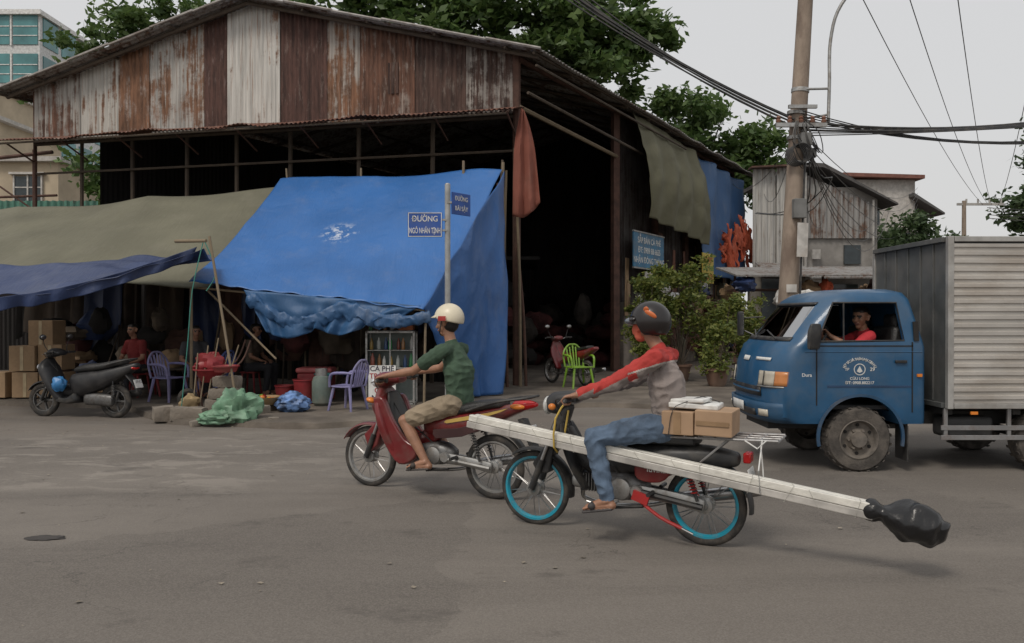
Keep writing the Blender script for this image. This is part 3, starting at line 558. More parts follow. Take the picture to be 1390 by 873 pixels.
rk=E('scaffold_frame',(-12.6,21.4,0)); O('bars',[g_tube([(0,0,0),(0,0,6.)],.05,6),g_tube([(-2,0,0),(-2,0,6)],.05,6),g_tube([(-2.6,0,5.6),(.6,-.2,5.9)],.05,6),g_tube([(-2.6,0,4.7),(.6,0,4.8)],.035,6),g_tube([(-2,0,5.8),(0,0,4.4)],.025,6)],rustp,rk)
# right side houses
mh=E('grey_metal_house')
zp=rust('zinc_pale',(.5,.49,.46),(.2,.13,.09),.2,81); zd=rust('zinc_grey',(.3,.295,.285),(.17,.1,.07),.36,83)
O('front_sheets',[corr(V((8.9,30.,0)),V((9.75,30.,0)),3.3,7.05,V((0,-1,0)),.04,.22,1),corr(V((9.77,29.95,0)),V((10.75,29.95,0)),3.5,7.2,V((0,-1,0)),.04,.22,1)],zp,mh,ang=80)
O('lower_wall',g_box((9.8,30.15,1.65),(2.,.3,3.3)),M('low_pale',(.26,.24,.21),.9,var=.3,sc=1,dirt=.7,dcol=(.1,.085,.07)),mh,False)
O('body',g_box((12.1,33,3.2),(2.9,5.8,6.4)),M('grey_wall',(.3,.285,.265),.9,dirt=.6,dcol=(.12,.11,.1),dsc=.8,var=.3,sc=.7),mh,False)
O('upper_sheets',corr(V((10.72,29.98,0)),V((13.5,29.98,0)),4.5,lambda t:6.9-1.2*t,V((0,-1,0)),.03,.2,1),zd,mh,ang=80)
O('roof',g_ext([(10.3,7.25),(11.4,7.2),(14.1,5.75),(14.1,5.68),(11.4,7.05),(10.3,7.1)],29.6,36.2),M('dark_roof',(.085,.08,.078),.8),mh,False)
O('windows',[g_box((12.1,30.05,1.6),(1.4,.1,2.4)),g_box((9.8,29.9,2.2),(1.2,.1,1.6)),g_box((12.6,30.05,3.9),(.6,.1,.7))],dkg,mh,False)
O('front_roof_edge',[g_box((9.8,29.85,7.12),(2.1,.5,.06),(0,-.05,0))],rustp,mh,False); O('canopy',[g_box((12.,29.2,3.2),(3.0,1.6,.05),(.3,0,0)),g_box((9.8,29.3,3.35),(1.7,1.2,.04),(.35,.04,0))],zd,mh,False)
O('meter_boxes_pipes',[g_cyl((10.8,29.85,.1),(10.8,29.85,6.9),.05,n=8),g_cyl((13.3,29.85,.1),(13.3,29.85,5.9),.04,n=8),g_box((11.2,29.9,3.9),(.3,.15,.35))],conc,mh,False)
for k,(x_,z_,w_,h_,mt_,tt) in enumerate([(10.9,2.7,.6,1.0,signW,'NƯỚC'),(13.1,2.7,.5,.8,signY,'BÁN')]):
    s_=E('shop_signboard.%03d'%(k+1),(x_,28.8,z_)); O('board',g_box((0,0,0),(w_,.05,h_)),mt_,s_,False); O('frame',[g_box((0,-.01,dz*h_/2),(w_+.06,.07,.05)) for dz in(-1,1)],alu,s_,False); text('letters',tt,.18,(0,-.04,0),0,redB,s_)
wh=E('white_house',(20.4,45,0))
O('walls',[g_box((0,4,4.6),(3.9,8,9.2)),g_box((2.4,5.5,4),(2.4,6,8))],whp,wh,False); O('roof_slab',[g_box((0,3.9,9.35),(4.5,8.8,.2),(0,.03,0))],M('clay_roof',(.2,.09,.07),.9),wh,False)
O('windows',[g_box((-.6,-.03,7.3),(1.1,.1,1.2)),g_box((1.2,-.03,5.6),(.9,.1,1.3)),g_box((-.6,-.03,4.2),(1.1,.1,1.2))],dkg,wh,False); O('canopy',g_ext([(1.6,8.4),(3.3,7.3),(3.3,7.2),(1.6,8.2)],-.6,3),M('cnp',(.1,.1,.1),.8),wh,False)
O('bands_and_pipes',[g_box((0,-.08,6.4),(4.1,.2,.14)),g_box((0,-.08,3.2),(4.1,.2,.14)),g_cyl((-1.7,-.1,0),(-1.7,-.1,9.2),.06,n=8)],conc,wh,False)
hb=E('low_concrete_house',(30,40,0)); O('walls',g_box((0,4,2.2),(18,8,4.4)),whp,hb,False); O('roof',g_ext([(-9.6,4.4),(0,6.2),(9.6,4.4),(9.6,4.25),(-9.6,4.25)],-.6,8.6),rust('hr',(.25,.22,.2),(.16,.08,.06),.5,88),hb,False); O('windows',[g_box((x_,-.03,2.4),(1.4,.1,1.3)) for x_ in(-6,-2,2,6)],dkg,hb,False)
mst=E('market_stall_clutter',(9.2,24,0)); random.seed(23)
for i in range(26): O('item_%d'%i,g_lump((random.uniform(-2.6,2.4),random.uniform(-1,2),random.uniform(.3,2.6)),(random.uniform(.15,.4),.3,random.uniform(.12,.35)),.4,i+60),random.choice([wood,rustp,navyT,white,oliveT,redP,card,org]),mst)
O('rack',[g_tube([(a,0,0),(a,0,2.9)],.04,6) for a in(-2.6,0,2.4)]+[g_box((0,.4,z),(5.2,1,.05)) for z in(.5,1.5,2.4)],rustp,mst); O('cover',g_box((0,.3,2.95),(5.6,2.4,.05),(.15,0,0)),zd,mst,False)
# ------------------------------------------------------------------ trees
lf1=leafM('leaf_green',(.06,.12,.03),(.14,.21,.06)); lf2=leafM('leaf_bush',(.08,.13,.025),(.25,.26,.06)); lf3=leafM('leaf_dark',(.05,.09,.035),(.1,.15,.06)); bark=M('bark',(.1,.08,.06),.9,bump=.7,bsc=10)
def tree(name,base,h,blobs,n,size,lm,seed,r0=.35):
    t=E(name,base); random.seed(seed)
    g=[g_tube([(0,0,0),(.2,.1,h*.3),(-.1,0,h*.6),(.1,0,h)],[r0*1.2,r0,r0*.8,r0*.45],10,4)]
    for b in blobs:
        for q in range(2): g.append(g_tube([(0,0,h*random.uniform(.45,.8)),(b[0]*.5+random.uniform(-.4,.4),b[1]*.5,(h*.7+b[2])/2+.5),(b[0]+random.uniform(-1,1),b[1],b[2]+random.uniform(-.3,1))],[r0*.35,r0*.22,r0*.06],6,4))
    O('trunk_and_limbs',g,bark,t); leaves('crown',blobs,n,size,lm,t,seed); return t
tree('broadleaf_tree',(-1,39,0),12,[(-9,0,14,3.,3,2.2),(-5,0,16,4.2,3,3.2),(0,0,16.5,4.5,3.4,3.4),(4.2,-.5,15.2,3.6,3,2.6),(6.2,0,14.3,2.6,2.4,2.2),(3.2,-1,13.2,3.2,2.5,1.5),(-2,0,13.8,4,3,1.9)],34000,.26,lf1,3,.6)
tree('broadleaf_tree.001',(9.6,38,0),8,[(-.6,0,10.2,2.,2,1.2),(1.4,0,8.9,1.9,2,1.5),(-1.8,0,11.4,1.2,1.5,.7),(2.0,0,7.8,1.2,1.5,1.)],7500,.2,lf1,4,.3)
tree('broadleaf_tree.002',(-19.5,42,0),13,[(-2.,0,15.6,1.9,2,1.),(.4,0,16.6,2.,2,1.1),(2.9,0,17.4,1.8,2,.9),(-.5,0,13.8,2.4,2,1.),(-4.5,0,13.2,1.6,1.5,.9)],5500,.22,lf1,5,.3)
tree('broadleaf_tree.003',(27.5,40,0),5,[(0,0,8.6,2.2,2,1.9),(-1.4,0,6.6,1.9,2,1.6),(1.6,0,10.2,2,2,1.6),(-.9,0,10.6,.9,1,.8),(.6,0,5,2.6,2,1.6)],10000,.2,lf3,6,.25)
tree('broadleaf_tree.004',(15.6,33,0),2.4,[(0,0,3.5,1.7,1.3,1.5),(-1.1,0,4.4,.9,1,.9),(1.6,0,3.9,1.3,1,1.1),(.8,0,5.0,.8,.8,.7)],9000,.15,lf3,7,.12)
tree('broadleaf_tree.005',(-15.2,31,0),4,[(0,0,6.6,1.6,1.2,1.2),(1.2,0,6.2,1.3,1.2,1.)],4000,.2,lf1,9,.15)
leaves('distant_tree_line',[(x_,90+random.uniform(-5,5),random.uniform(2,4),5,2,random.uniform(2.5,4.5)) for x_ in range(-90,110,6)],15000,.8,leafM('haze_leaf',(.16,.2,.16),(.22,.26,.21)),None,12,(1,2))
pot=M('clay_pot',(.17,.1,.07),.85,dirt=.5); potg=M('grey_pot',(.18,.17,.16),.9,dirt=.5)
def shrub(i,x,y,h,wd,n,seed):
    t=E('potted_shrub' if i==0 else 'potted_shrub.%03d'%i,(x,y,.11)); random.seed(seed)
    O('pot',g_lathe([(.0,.0),(.16,0),(.19,.05),(.25,.34),(.28,.34),(.28,.39),(.24,.39),(.23,.33),(0,.33)],(0,0,0),'Z',20),pot if i%2 else potg,t)
    g=[];bl=[]
    for q in range(12):
        a=random.uniform(0,6.3); rr=wd*random.uniform(.2,1.05); hh=h*random.uniform(.45,1.05); e=(rr*math.cos(a),rr*.7*math.sin(a),hh)
        g.append(g_tube([(random.uniform(-.06,.06),0,.33),(e[0]*.4,e[1]*.4,hh*.55),e],[.018,.012,.004],5,3)); bl.append((*e,.2,.2,.3)); bl.append((e[0]*.6,e[1]*.6,hh*.72,.2,.2,.22))
    O('stems',g,bark,t); leaves('foliage',bl,n,.055,lf2,t,seed,(.1,.26))
for i,a in enumerate([(3.1,18.3,2.2,.6,3600,21),(3.9,18.8,2.5,.75,4200,22),(4.75,18.4,2.1,.7,3600,23),(5.5,19.2,1.9,.7,3300,24),(3.4,19.6,2.5,.6,2800,25),(4.4,17.4,1.1,.4,1400,26),(2.9,17.6,.9,.35,900,27)]): shrub(i,*a)
# ------------------------------------------------------------------ utility pole & wires
pl=E('utility_pole'); D=14.5
pcm=M('pole_concrete',(.27,.215,.17),.85,var=.3,sc=2,bump=.4,dirt=.7,dcol=(.14,.1,.08),dsc=2.5,st=(1,1,.4))
O('shaft',g_tube([(4.83,D,0),(5.08,D,4.5),(5.38,D,9.8)],[.185,.15,.11],20,3),pcm,pl)
O('bands',[g_cyl((5.08+.0*z,D,z),(5.085,D,z+.06),.165) for z in(4.3,4.75,5.2)]+[g_cyl((5.145,D,5.6),(5.15,D,5.67),.155)],alu,pl)
O('cable_coil',[g_lathe([(.17+.012*math.cos(a)*1,.012*math.sin(a)) for a in [k*1.05 for k in range(6)]],(4.98+.02*q,D-.22-.015*q,4.42+.01*q),'Y',24,True) for q in range(6)],blk,pl)
O('lamp_arm',g_tube([(5.2,D-.12,5.63),(5.62,D-.12,5.64)],.022,8),alu,pl); O('lamp_arm_b',g_tube([(5.15,D-.12,5.1),(5.6,D-.12,5.18)],.02,8),alu,pl)
O('lamp_pipe',g_tube([(5.6,D-.12,5.0),(5.62,D-.12,5.7),(5.64,D-.12,6.5),(5.8,D-.2,7.1),(6.3,D-.4,7.65),(7.0,D-.6,7.95)],.03,10,5),alu,pl)
O('lamp_head',g_sweep([(6.9,D-.6,7.93,.05,.04),(7.2,D-.62,8.0,.13,.07),(7.6,D-.64,8.05,.08,.04)],(0,1,0)),alu,pl)
O('crossarm',[g_box((5.1,D-.18,4.98),(.9,.07,.07)),g_box((5.12,D-.2,5.3),(.5,.06,.06))],alu,pl,False); O('insulators',[g_lathe([(.0,0),(.04,.0),(.05,.04),(.03,.06),(.045,.09),(.02,.12),(0,.13)],(4.7+k*.2,D-.18,5.02),'Z',10) for k in range(5)],M('porcelain',(.2,.1,.07),.3),pl)
O('junction_box',[g_box((5.05,D-.24,3.5),(.22,.14,.34)),g_box((5.17,D-.2,4.72),(.2,.16,.22)),g_box((5.3,D-.12,4.5),(.16,.12,.16))],M('jbox',(.16,.16,.155),.7),pl,False,.01)
O('posters',[g_box((5.1,D-.26,2.95),(.2,.01,.6),(0,.03,.15)),g_box((4.93,D-.2,2.1),(.18,.01,.14)),g_box((4.92,D-.21,1.75),(.2,.01,.1))],signW,pl,False)
O('conduit',g_tube([(5.05,D-.2,1),(5.12,D-.18,3),(5.2,D-.17,5)],.02,6,3),blk,pl)
def wire(a,b,sag,r=.011,n=16):
    return g_tube([(a[0]+(b[0]-a[0])*t,a[1]+(b[1]-a[1])*t,a[2]+(b[2]-a[2])*t-4*sag*t*(1-t)) for t in [k/n for k in range(n+1)]],r,5)
wr=E('overhead_wires'); g=[]; random.seed(11)
for i in range(6): g.append(wire((5.0,D-.15,4.95+.07*(i%3)),(-3.2+.2*i,15.2,10.75+.1*i),.42+.07*i,.015+.014*(i==2)))
for i in range(10): g.append(wire((5.1,D-.15,4.8+.05*i),(13.,13.6+.05*i,5.15+.13*(i%6)),.1+.07*i,.011+.01*(i in(2,5))))
for i in range(4): g.append(wire((5.0,D-.1,4.75-.05*i),(8.4+1.2*i,31,6.7-.3*i),.5+.2*i,.008))
for i,(a,b) in enumerate([((20.3,35,6.45),(1.8,7,6.8)),((20.5,35,6.5),(2.9,7.4,6.8)),((20.7,35,6.45),(3.9,7.6,6.6)),((20.9,35,6.3),(5.4,7.6,6.9)),((26,30,7),(5.2,6.5,6.6))]): g.append(wire(a,b,.5+.1*i,.008))
for i in range(4): g.append(wire((5.1,D,5.0-.1*i),(22,44,8.6-.3*i),.9+.3*i,.009))
for i in range(3): g.append(wire((5.15,D,4.9),(14+.2*i,31,5.6),1.2+.3*i,.009))
for i in range(4): g.append(wire((20.5,35,6.3-.15*i),(40,30,7.2-.2*i),.8,.016))
for i in range(12): a=random.uniform(-.25,.35); g.append(g_tube([(5.1+a*.4,D-.2,5.05),(5.15+a,D-.3,4.85-random.random()*.35),(5.3+a*.7,D-.2,4.6-random.random()*.4),(5.1,D-.2,4.9)],.009,5,4))
for i in range(4): g.append(g_tube([(5.12,D-.2,4.9),(5.25+.06*i,D-.2,4.1),(5.5+.2*i,D+1,3.6+.2*i),(6.2+.4*i,D+6,4.2),(8,D+12,5)],.011,5,4))
O('cables',g,blk,wr)
p2=E('utility_pole.001',(19.5,35,0)); O('shaft',g_tube([(0,0,0),(0,0,6.6)],[.13,.08],12),pcm,p2); O('crossarm',[g_box((.7,0,6.45),(2.0,.08,.1))],conc,p2,False); O('insulators',[g_cyl((.1+.5*k,0,6.5),(.1+.5*k,0,6.68),.04,n=8) for k in range(4)],conc,p2)
# ------------------------------------------------------------------ street name sign
st=E('street_name_sign',(-1.04,13.1,.11)); O('post',g_cyl((0,0,0),(.0,0,3.62),.045),M('galv',(.36,.37,.37),.6,.3,dirt=.4),st); O('finial',g_ell((0,0,3.62),(.045,.045,.03)),alu,st)
nb=M('sign_navy',(.015,.075,.32),.4,dirt=.2)
O('plate_near',[g_box((-.36,-.05,2.97),(.56,.014,.4))],nb,st,False,.01); O('plate_near_border',[g_box((-.36,-.058,3.158),(.54,.006,.01)),g_box((-.36,-.058,2.782),(.54,.006,.01)),g_box((-.625,-.058,2.97),(.01,.006,.366)),g_box((-.095,-.058,2.97),(.01,.006,.366))],white,st,False)
text('near_text_a','ĐƯỜNG',.125,(-.36,-.06,3.06),0,white,st,sx=.9); text('near_text_b','NGÔ NHÂN TỊNH',.125,(-.36,-.06,2.87),0,white,st,sx=.48)
a=math.radians(52); R_=Matrix.Rotation(a,3,'Z')
O('plate_far',[g_box(R_@V((.27,-.05,3.33)),(.46,.014,.36),(0,0,a))],nb,st,False,.01); text('far_text_a','ĐƯỜNG',.1,R_@V((.27,-.062,3.41)),a,white,st,sx=.85); text('far_text_b','BÃI SẬY',.1,R_@V((.27,-.062,3.25)),a,white,st,sx=.9)
O('clamps',[g_box((-.06,-.02,3.05),(.12,.06,.03)),g_box((-.06,-.02,2.88),(.12,.06,.03)),g_box((.03,0,3.33),(.08,.1,.03))],alu,st,False)
# ------------------------------------------------------------------ street-side props
def chair(i,x,y,z,rz,mt,s=1.):
    c=E('plastic_armchair' if i==0 else 'plastic_armchair.%03d'%i,(x,y,z),rz); c.scale=(s,s,s)
    O('seat',g_sweep([(-.2,0,.43,.2,.014),(0,0,.42,.22,.014),(.2,0,.43,.23,.018)],(0,1,0),20,5,3),mt,c)
    O('legs',[g_tube([(sx*.17,sy*.18,.42),(sx*.24,sy*.24,0)],[.028,.02],8) for sx in(-1,1) for sy in(-1,1)],mt,c)
    O('backrest',[g_tube([(-.21,-.21,.42),(-.27,-.22,.7),(-.31,-.1,.86),(-.32,0,.88),(-.31,.1,.86),(-.27,.22,.7),(-.21,.21,.42)],.02,8,5)]+[g_tube([(-.2,y_*.8,.42),(-.3,y_,.86-abs(y_)*.4)],.017,6) for y_ in(-.14,-.07,0,.07,.14)],mt,c)
    O('armrests',[g_tube([(-.26,sy*.23,.66),(-.05,sy*.27,.67),(.17,sy*.26,.63),(.21,sy*.24,.42)],[.018,.024,.024,.02],8,5) for sy in(-1,1)],mt,c)
lav=M('lavender_plastic',(.2,.19,.36),.5,dirt=.35); blp=M('blue_plastic',(.05,.09,.3),.45,dirt=.3); gnp=M('lime_plastic',(.18,.34,.03),.4,dirt=.3); rdp=M('red_plastic',(.25,.025,.03),.45,dirt=.45,dcol=(.12,.07,.05))
chair(0,-2.62,12.95,.1,2.7,lav,.92); chair(1,-6.05,14.3,.11,-.4,lav,.98); chair(2,-5.35,14.6,.11,2.8,blp); chair(3,1.4,17.0,.11,-1.2,gnp,1.02); chair(4,-6.9,15.2,.11,-1.,rdp)
cb=E('drinks_display_cabinet',(-2.06,13.9,.11))
O('frame',[g_box((sx*.4,sy*.2,.62),(.03,.03,1.24)) for sx in(-1,1) for sy in(-1,1)]+[g_box((0,sy*.2,z),(.8,.03,.03)) for sy in(-1,1) for z in(.02,.62,1.23)]+[g_box((sx*.4,0,z),(.03,.4,.03)) for sx in(-1,1) for z in(.02,.62,1.23)],alu,cb,False)
O('shelves',[g_box((0,0,z),(.78,.38,.012)) for z in(.05,.62,.92,1.245)],alu,cb,False); O('back_panel',g_box((0,.19,.62),(.76,.01,1.2)),M('cab_back',(.16,.19,.18),.5),cb,False)
O('glass',[g_box((-.405,0,.93),(.004,.37,.58))],glassM('cab_glass',(.85,.92,.9)),cb,False); O('door_rails',[g_box((.0,-.21,.93),(.02,.012,.58))],alu,cb,False)
bcs=[M('bottle_%d'%i,c_,.2) for i,c_ in enumerate([(.2,.05,.03),(.35,.22,.05),(.03,.18,.06),(.4,.4,.38),(.05,.09,.2),(.25,.12,.04),(.3,.32,.3)])]
for i in range(18):
    row=i//7; x_=-.33+.11*(i%7)+random.uniform(-.015,.015); z=[.63,.93,1.255][row]; sc_=random.uniform(.85,1.15)
    O('bottle_%d'%i,g_lathe([(r*sc_,h*sc_) for r,h in [(0,0),(.033,0),(.034,.02),(.034,.13),(.014,.18),(.014,.21),(0,.21)]],(x_,-.1+.08*(i%2),z),'Z',12),bcs[(i*5+row)%7],cb)
O('price_board',g_box((-.13,-.235,.36),(.46,.015,.62)),M('board_white',(.72,.72,.7),.6),cb,False)
for i,tt in enumerate(['CÀ PHÊ','TRÀ ĐÁ','TRÀ','CAM','NƯỚC']): text('menu_%d'%i,tt,.12,(-.13,-.245,.61-.122*i),0,M('menu_ink',(.03,.02,.04)) if i%2==0 else redB,cb)
O('orange_trays',[g_box((.25,0,1.3),(.25,.28,.09))],M('orange_pl',(.4,.12,.04),.5),cb,False,.01)
def bucket(nm,x,y,z,r,h,mt):
    o=O(nm,g_lathe([(0,0),(r*.8,0),(r,h),(r*1.06,h),(r*1.06,h-.02),(r*1.0,h-.025),(r*.93,h-.01),(r*.76,.03),(0,.03)],(0,0,0),'Z',20),mt); o.location=(x,y,z); return o
bucket('plastic_bucket',-3.55,13.9,.11,.2,.42,rdp); bucket('plastic_bucket.001',-3.95,14.1,.11,.17,.3,rdp); bucket('plastic_bucket.002',-3.25,14.0,.5,.16,.12,M('teal_p',(.03,.2,.2),.4)); bucket('plastic_basin',-4.42,12.5,.75,.2,.1,rdp)
ic=E('red_cool_box',(-3.5,14.5,.11)); O('body',g_box((0,0,.25),(.6,.4,.5)),rdp,ic,True,.04); O('lid',g_box((0,0,.54),(.64,.44,.09)),M('lidw',(.4,.1,.1),.4),ic,True,.03)
gs=E('gas_cylinder',(-3.2,13.6,.11)); O('tank',g_lathe([(0,0),(.1,0),(.15,.05),(.155,.12),(.155,.4),(.13,.48),(.05,.53),(0,.53)],(0,0,0),'Z',24),M('gas_green',(.13,.17,.15),.5,dirt=.5),gs); O('collar',g_lathe([(.09,.5),(.1,.5),(.1,.62),(.09,.62)],(0,0,0),'Z',20,True),alu,gs); O('valve',g_cyl((0,0,.52),(0,0,.6),.03),chrome,gs)
bagb=M('checked_bag',(.1,.18,.36),.5,var=.8,sc=7,bump=.4,bsc=14)
O('blue_plastic_bag',g_lump((-3.45,12.75,.24),(.25,.2,.17),.35,4,30,20,2.6,flat=-.13),bagb); gbag=M('green_bag',(.13,.25,.16),.5,var=.3,sc=6,bump=.4,bsc=12,dirt=.3,dcol=(.2,.24,.18),dsc=5)
v_,f_=g_lump((-4.05,11.95,.2),(.34,.24,.3),.4,8,44,30,2.2,flat=-.14); O('green_plastic_sack',(v_,f_),gbag)
O('green_plastic_sack.001',g_lump((-4.28,11.8,.12),(.26,.18,.12),.4,12,36,22,2.4,flat=-.08),gbag)
stn=M('rubble_concrete',(.24,.21,.175),.95,var=.35,sc=4,bump=.9,bsc=14,dirt=.6,dcol=(.12,.095,.075))
def rock(nm,x_,y_,z_,sx,sy,sz,r_,sd):
    v_,f_=g_box((0,0,0),(sx,sy,sz)); me=bpy.data.meshes.new(nm); me.from_pydata([tuple(p) for p in v_],[],f_); bm=bmesh.new(); bm.from_mesh(me); bmesh.ops.subdivide_edges(bm,edges=bm.edges,cuts=4,use_grid_fill=True)
    for v in bm.verts:
        e=V((v.co.x/sx*2,v.co.y/sy*2,v.co.z/sz*2)); ce=(abs(e.x)**6+abs(e.y)**6+abs(e.z)**6); v.co*=1-.05*max(0,ce-1); n_=noise.noise_vector(v.co*7+V((sd,sd*2,0))); v.co+=n_*.022
    bmesh.ops.recalc_face_normals(bm,faces=bm.faces); bm.to_mesh(me); bm.free(); me.materials.append(stn); me.polygons.foreach_set('use_smooth',[True]*len(me.polygons)); me.set_sharp_from_angle(angle=math.radians(30)); o=bpy.data.objects.new(nm,me); COL.objects.link(o); o.location=(x_,y_,z_); o.rotation_euler=(0,.05*(-1)**sd,r_)
for i,a in enumerate([(-4.85,12.15,.14,.5,.3,.2,.1),(-5.25,12.2,.14,.3,.3,.22,.5),(-4.55,12.75,.2,.5,.3,.2,.05),(-4.5,12.75,.4,.46,.3,.18,-.1),(-4.48,12.75,.58,.42,.28,.17,.15),(-3.9,12.5,.16,.3,.2,.14,.9),(-3.5,11.9,.08,.16,.12,.1,.4),(-4.6,11.75,.05,.12,.1,.08,.8)]): rock('concrete_block' if i==0 else 'concrete_block.%03d'%i,*a,i)
for i,(x_,y_,z_) in enumerate([(-8.35,14.9,.36),(-8.85,14.9,.36),(-8.4,14.95,.86),(-8.9,14.9,.84),(-9.4,14.9,.36),(-7.75,15.1,.33),(-8.6,15.0,1.3)]):
    o=O('cardboard_box' if i==0 else 'cardboard_box.%03d'%i,[g_box((0,0,0),(.46,.4,.46))],card,None,False,.008); o.location=(x_,y_,z_); o.rotation_euler=(0,0,random.uniform(-.1,.1))
    t_=O('tape',g_box((0,-.203,0),(.06,.004,.44)),M('tape',(.42,.33,.2),.4),o,False)
ct=E('hand_cart_with_tools',(-4.95,13.3,.11),.5)
O('tray',g_lathe([(0,.42),(.14,.42),(.26,.62),(.28,.62),(.28,.64),(.25,.64),(.13,.45),(0,.45)],(0,0,0),'Z',20),rdp,ct); O('handles',[g_tube([(.1,sy*.2,.5),(.45,sy*.22,.75),(.6,sy*.22,1.1)],.014,8,4) for sy in(-1,1)]+[g_tube([(-.2,sy*.18,.5),(-.15,sy*.2,.0)],.014,6) for sy in(-1,1)]+[g_tube([(.2,sy*.18,.5),(.2,sy*.2,.0)],.014,6) for sy in(-1,1)],rustp,ct); O('wheel',g_lathe([(.12+.04*math.cos(a_),.035*math.sin(a_)) for a_ in [k*math.pi/4 for k in range(8)]],(-.35,0,.17),'Y',20,True),tyreM,ct)
O('red_sack',g_lump((0,0,.72),(.24,.2,.18),.4,5),rdp,ct)
O('tools',[g_tube([(.1*k-.3,-.25,.05),(.16*k-.2,-.05,.9+.12*(k%3))],.011,6) for k in range(5)],bamboo,ct); O('broom_head',g_lump((-.35,-.3,.12),(.14,.08,.12),.5,2),M('straw',(.3,.22,.12),.9),ct)
tb=E('low_wooden_table',(-6.4,15.2,.11)); O('top',g_box((0,0,.52),(1.2,.6,.04)),wood,tb,False,.01); O('legs',[g_box((sx*.52,sy*.24,.26),(.05,.05,.5)) for sx in(-1,1) for sy in(-1,1)],wood,tb,False)
fr_=E('fruit_and_goods_tray',(-3.95,12.9,.11)); O('basket',g_lathe([(0,0),(.2,0),(.28,.12),(.27,.12),(.19,.02),(0,.02)],(0,0,.1),'Z',20),M('bsk',(.3,.2,.1),.8),fr_); O('stand',g_lathe([(.2,0),(.17,.1),(.16,.1),(.19,0)],(0,0,0),'Z',16,True),wood,fr_)
for i in range(14): a_=i*2.4; O('fruit_%d'%i,g_ell((.14*math.cos(a_)*(i%3)/2,.14*math.sin(a_)*(i%3)/2,.16+.05*(i<5)),(.045,.045,.045)),[redB,gnp,amber][i%3],fr_)
hgc=E('hung_sacks_and_cloths'); random.seed(5)
dkb=M('dark_brown_cloth',(.06,.045,.035),.9,var=.4,sc=2); dkt=M('tan_sacking',(.12,.095,.07),.95,var=.4,sc=2)
for i in range(26):
    x_=-10.5+i*.36+random.uniform(-.1,.1); y_=17.2-.06*i+random.uniform(-.3,.1); w_=random.uniform(.35,.8); cloth('cloth_%d'%i,[(x_,y_,2.75),(x_+w_,y_,2.75),(x_+w_,y_-.1,random.uniform(.3,1.6)),(x_,y_-.1,random.uniform(.3,1.4))],8,12,lambda u,v,i=i:.06*math.sin(u*12+i)+.05*nz(u*4,v*4,i),random.choice([wood,navyT,dkb,dkt,darkM,rustp,dkb]),hgc)
flg=E('stored_goods_under_awning'); random.seed(8)
for i in range(46):
    x_=random.uniform(-9.5,-1.8); y_=random.uniform(15.2,16.6); z_=random.uniform(.25,1.3)*(1 if random.random()<.7 else 1.2); O('item_%d'%i,g_lump((x_,y_,z_),(random.uniform(.12,.35),random.uniform(.12,.3),random.uniform(.12,.35)),.35,i+90,14,9,flat=-.25),random.choice([wood,dkb,dkt,rustp,navyT,darkM,redstock,card]),flg)
for i in range(10):
    x_=random.uniform(-9,-2); O('stick_%d'%i,g_tube([(x_,15.6,.1),(x_+random.uniform(-.3,.3),16.2,random.uniform(1.4,2.3))],.018,6),bamboo if i%3==0 else wood,flg)
# ------------------------------------------------------------------ motorcycles
def wheel(par,nm,x,R,tw,rim,ns=36,rot=0):
    O(nm+'_tyre',g_lathe([(R-tw+tw*math.cos(a)*1.0,tw*.92*math.sin(a)) for a in [k*math.pi/6 for k in range(12)]],(x,0,R),'Y',48,True),tyreM,par)
    r1=R-2*tw; O(nm+'_rim',g_lathe([(r1+.012,-.024),(r1-.004,-.024),(r1-.014,-.01),(r1-.014,.01),(r1-.004,.024),(r1+.012,.024)],(x,0,R),'Y',48,True),rim,par)
    g=[]
    for i in range(ns):
        a=2*math.pi*i/ns+rot; sd_=1 if i%2 else -1; b=a+(.5 if (i//2)%2 else -.5)
        g.append(g_tube([(x+.035*math.cos(a),sd_*.035,R+.035*math.sin(a)),(x+(r1-.01)*math.cos(b*.35+a*.65),0,R+(r1-.01)*math.sin(b*.35+a*.65))],.0019,4,1,False))
    O(nm+'_spokes',g,chrome,par); O(nm+'_hub',g_lathe([(0,-.06),(.02,-.06),(.03,-.045),(.055,-.04),(.058,-.02),(.035,-.01),(.035,.02),(.06,.03),(.06,.05),(0,.05)],(x,0,R),'Y',24),alu,par)
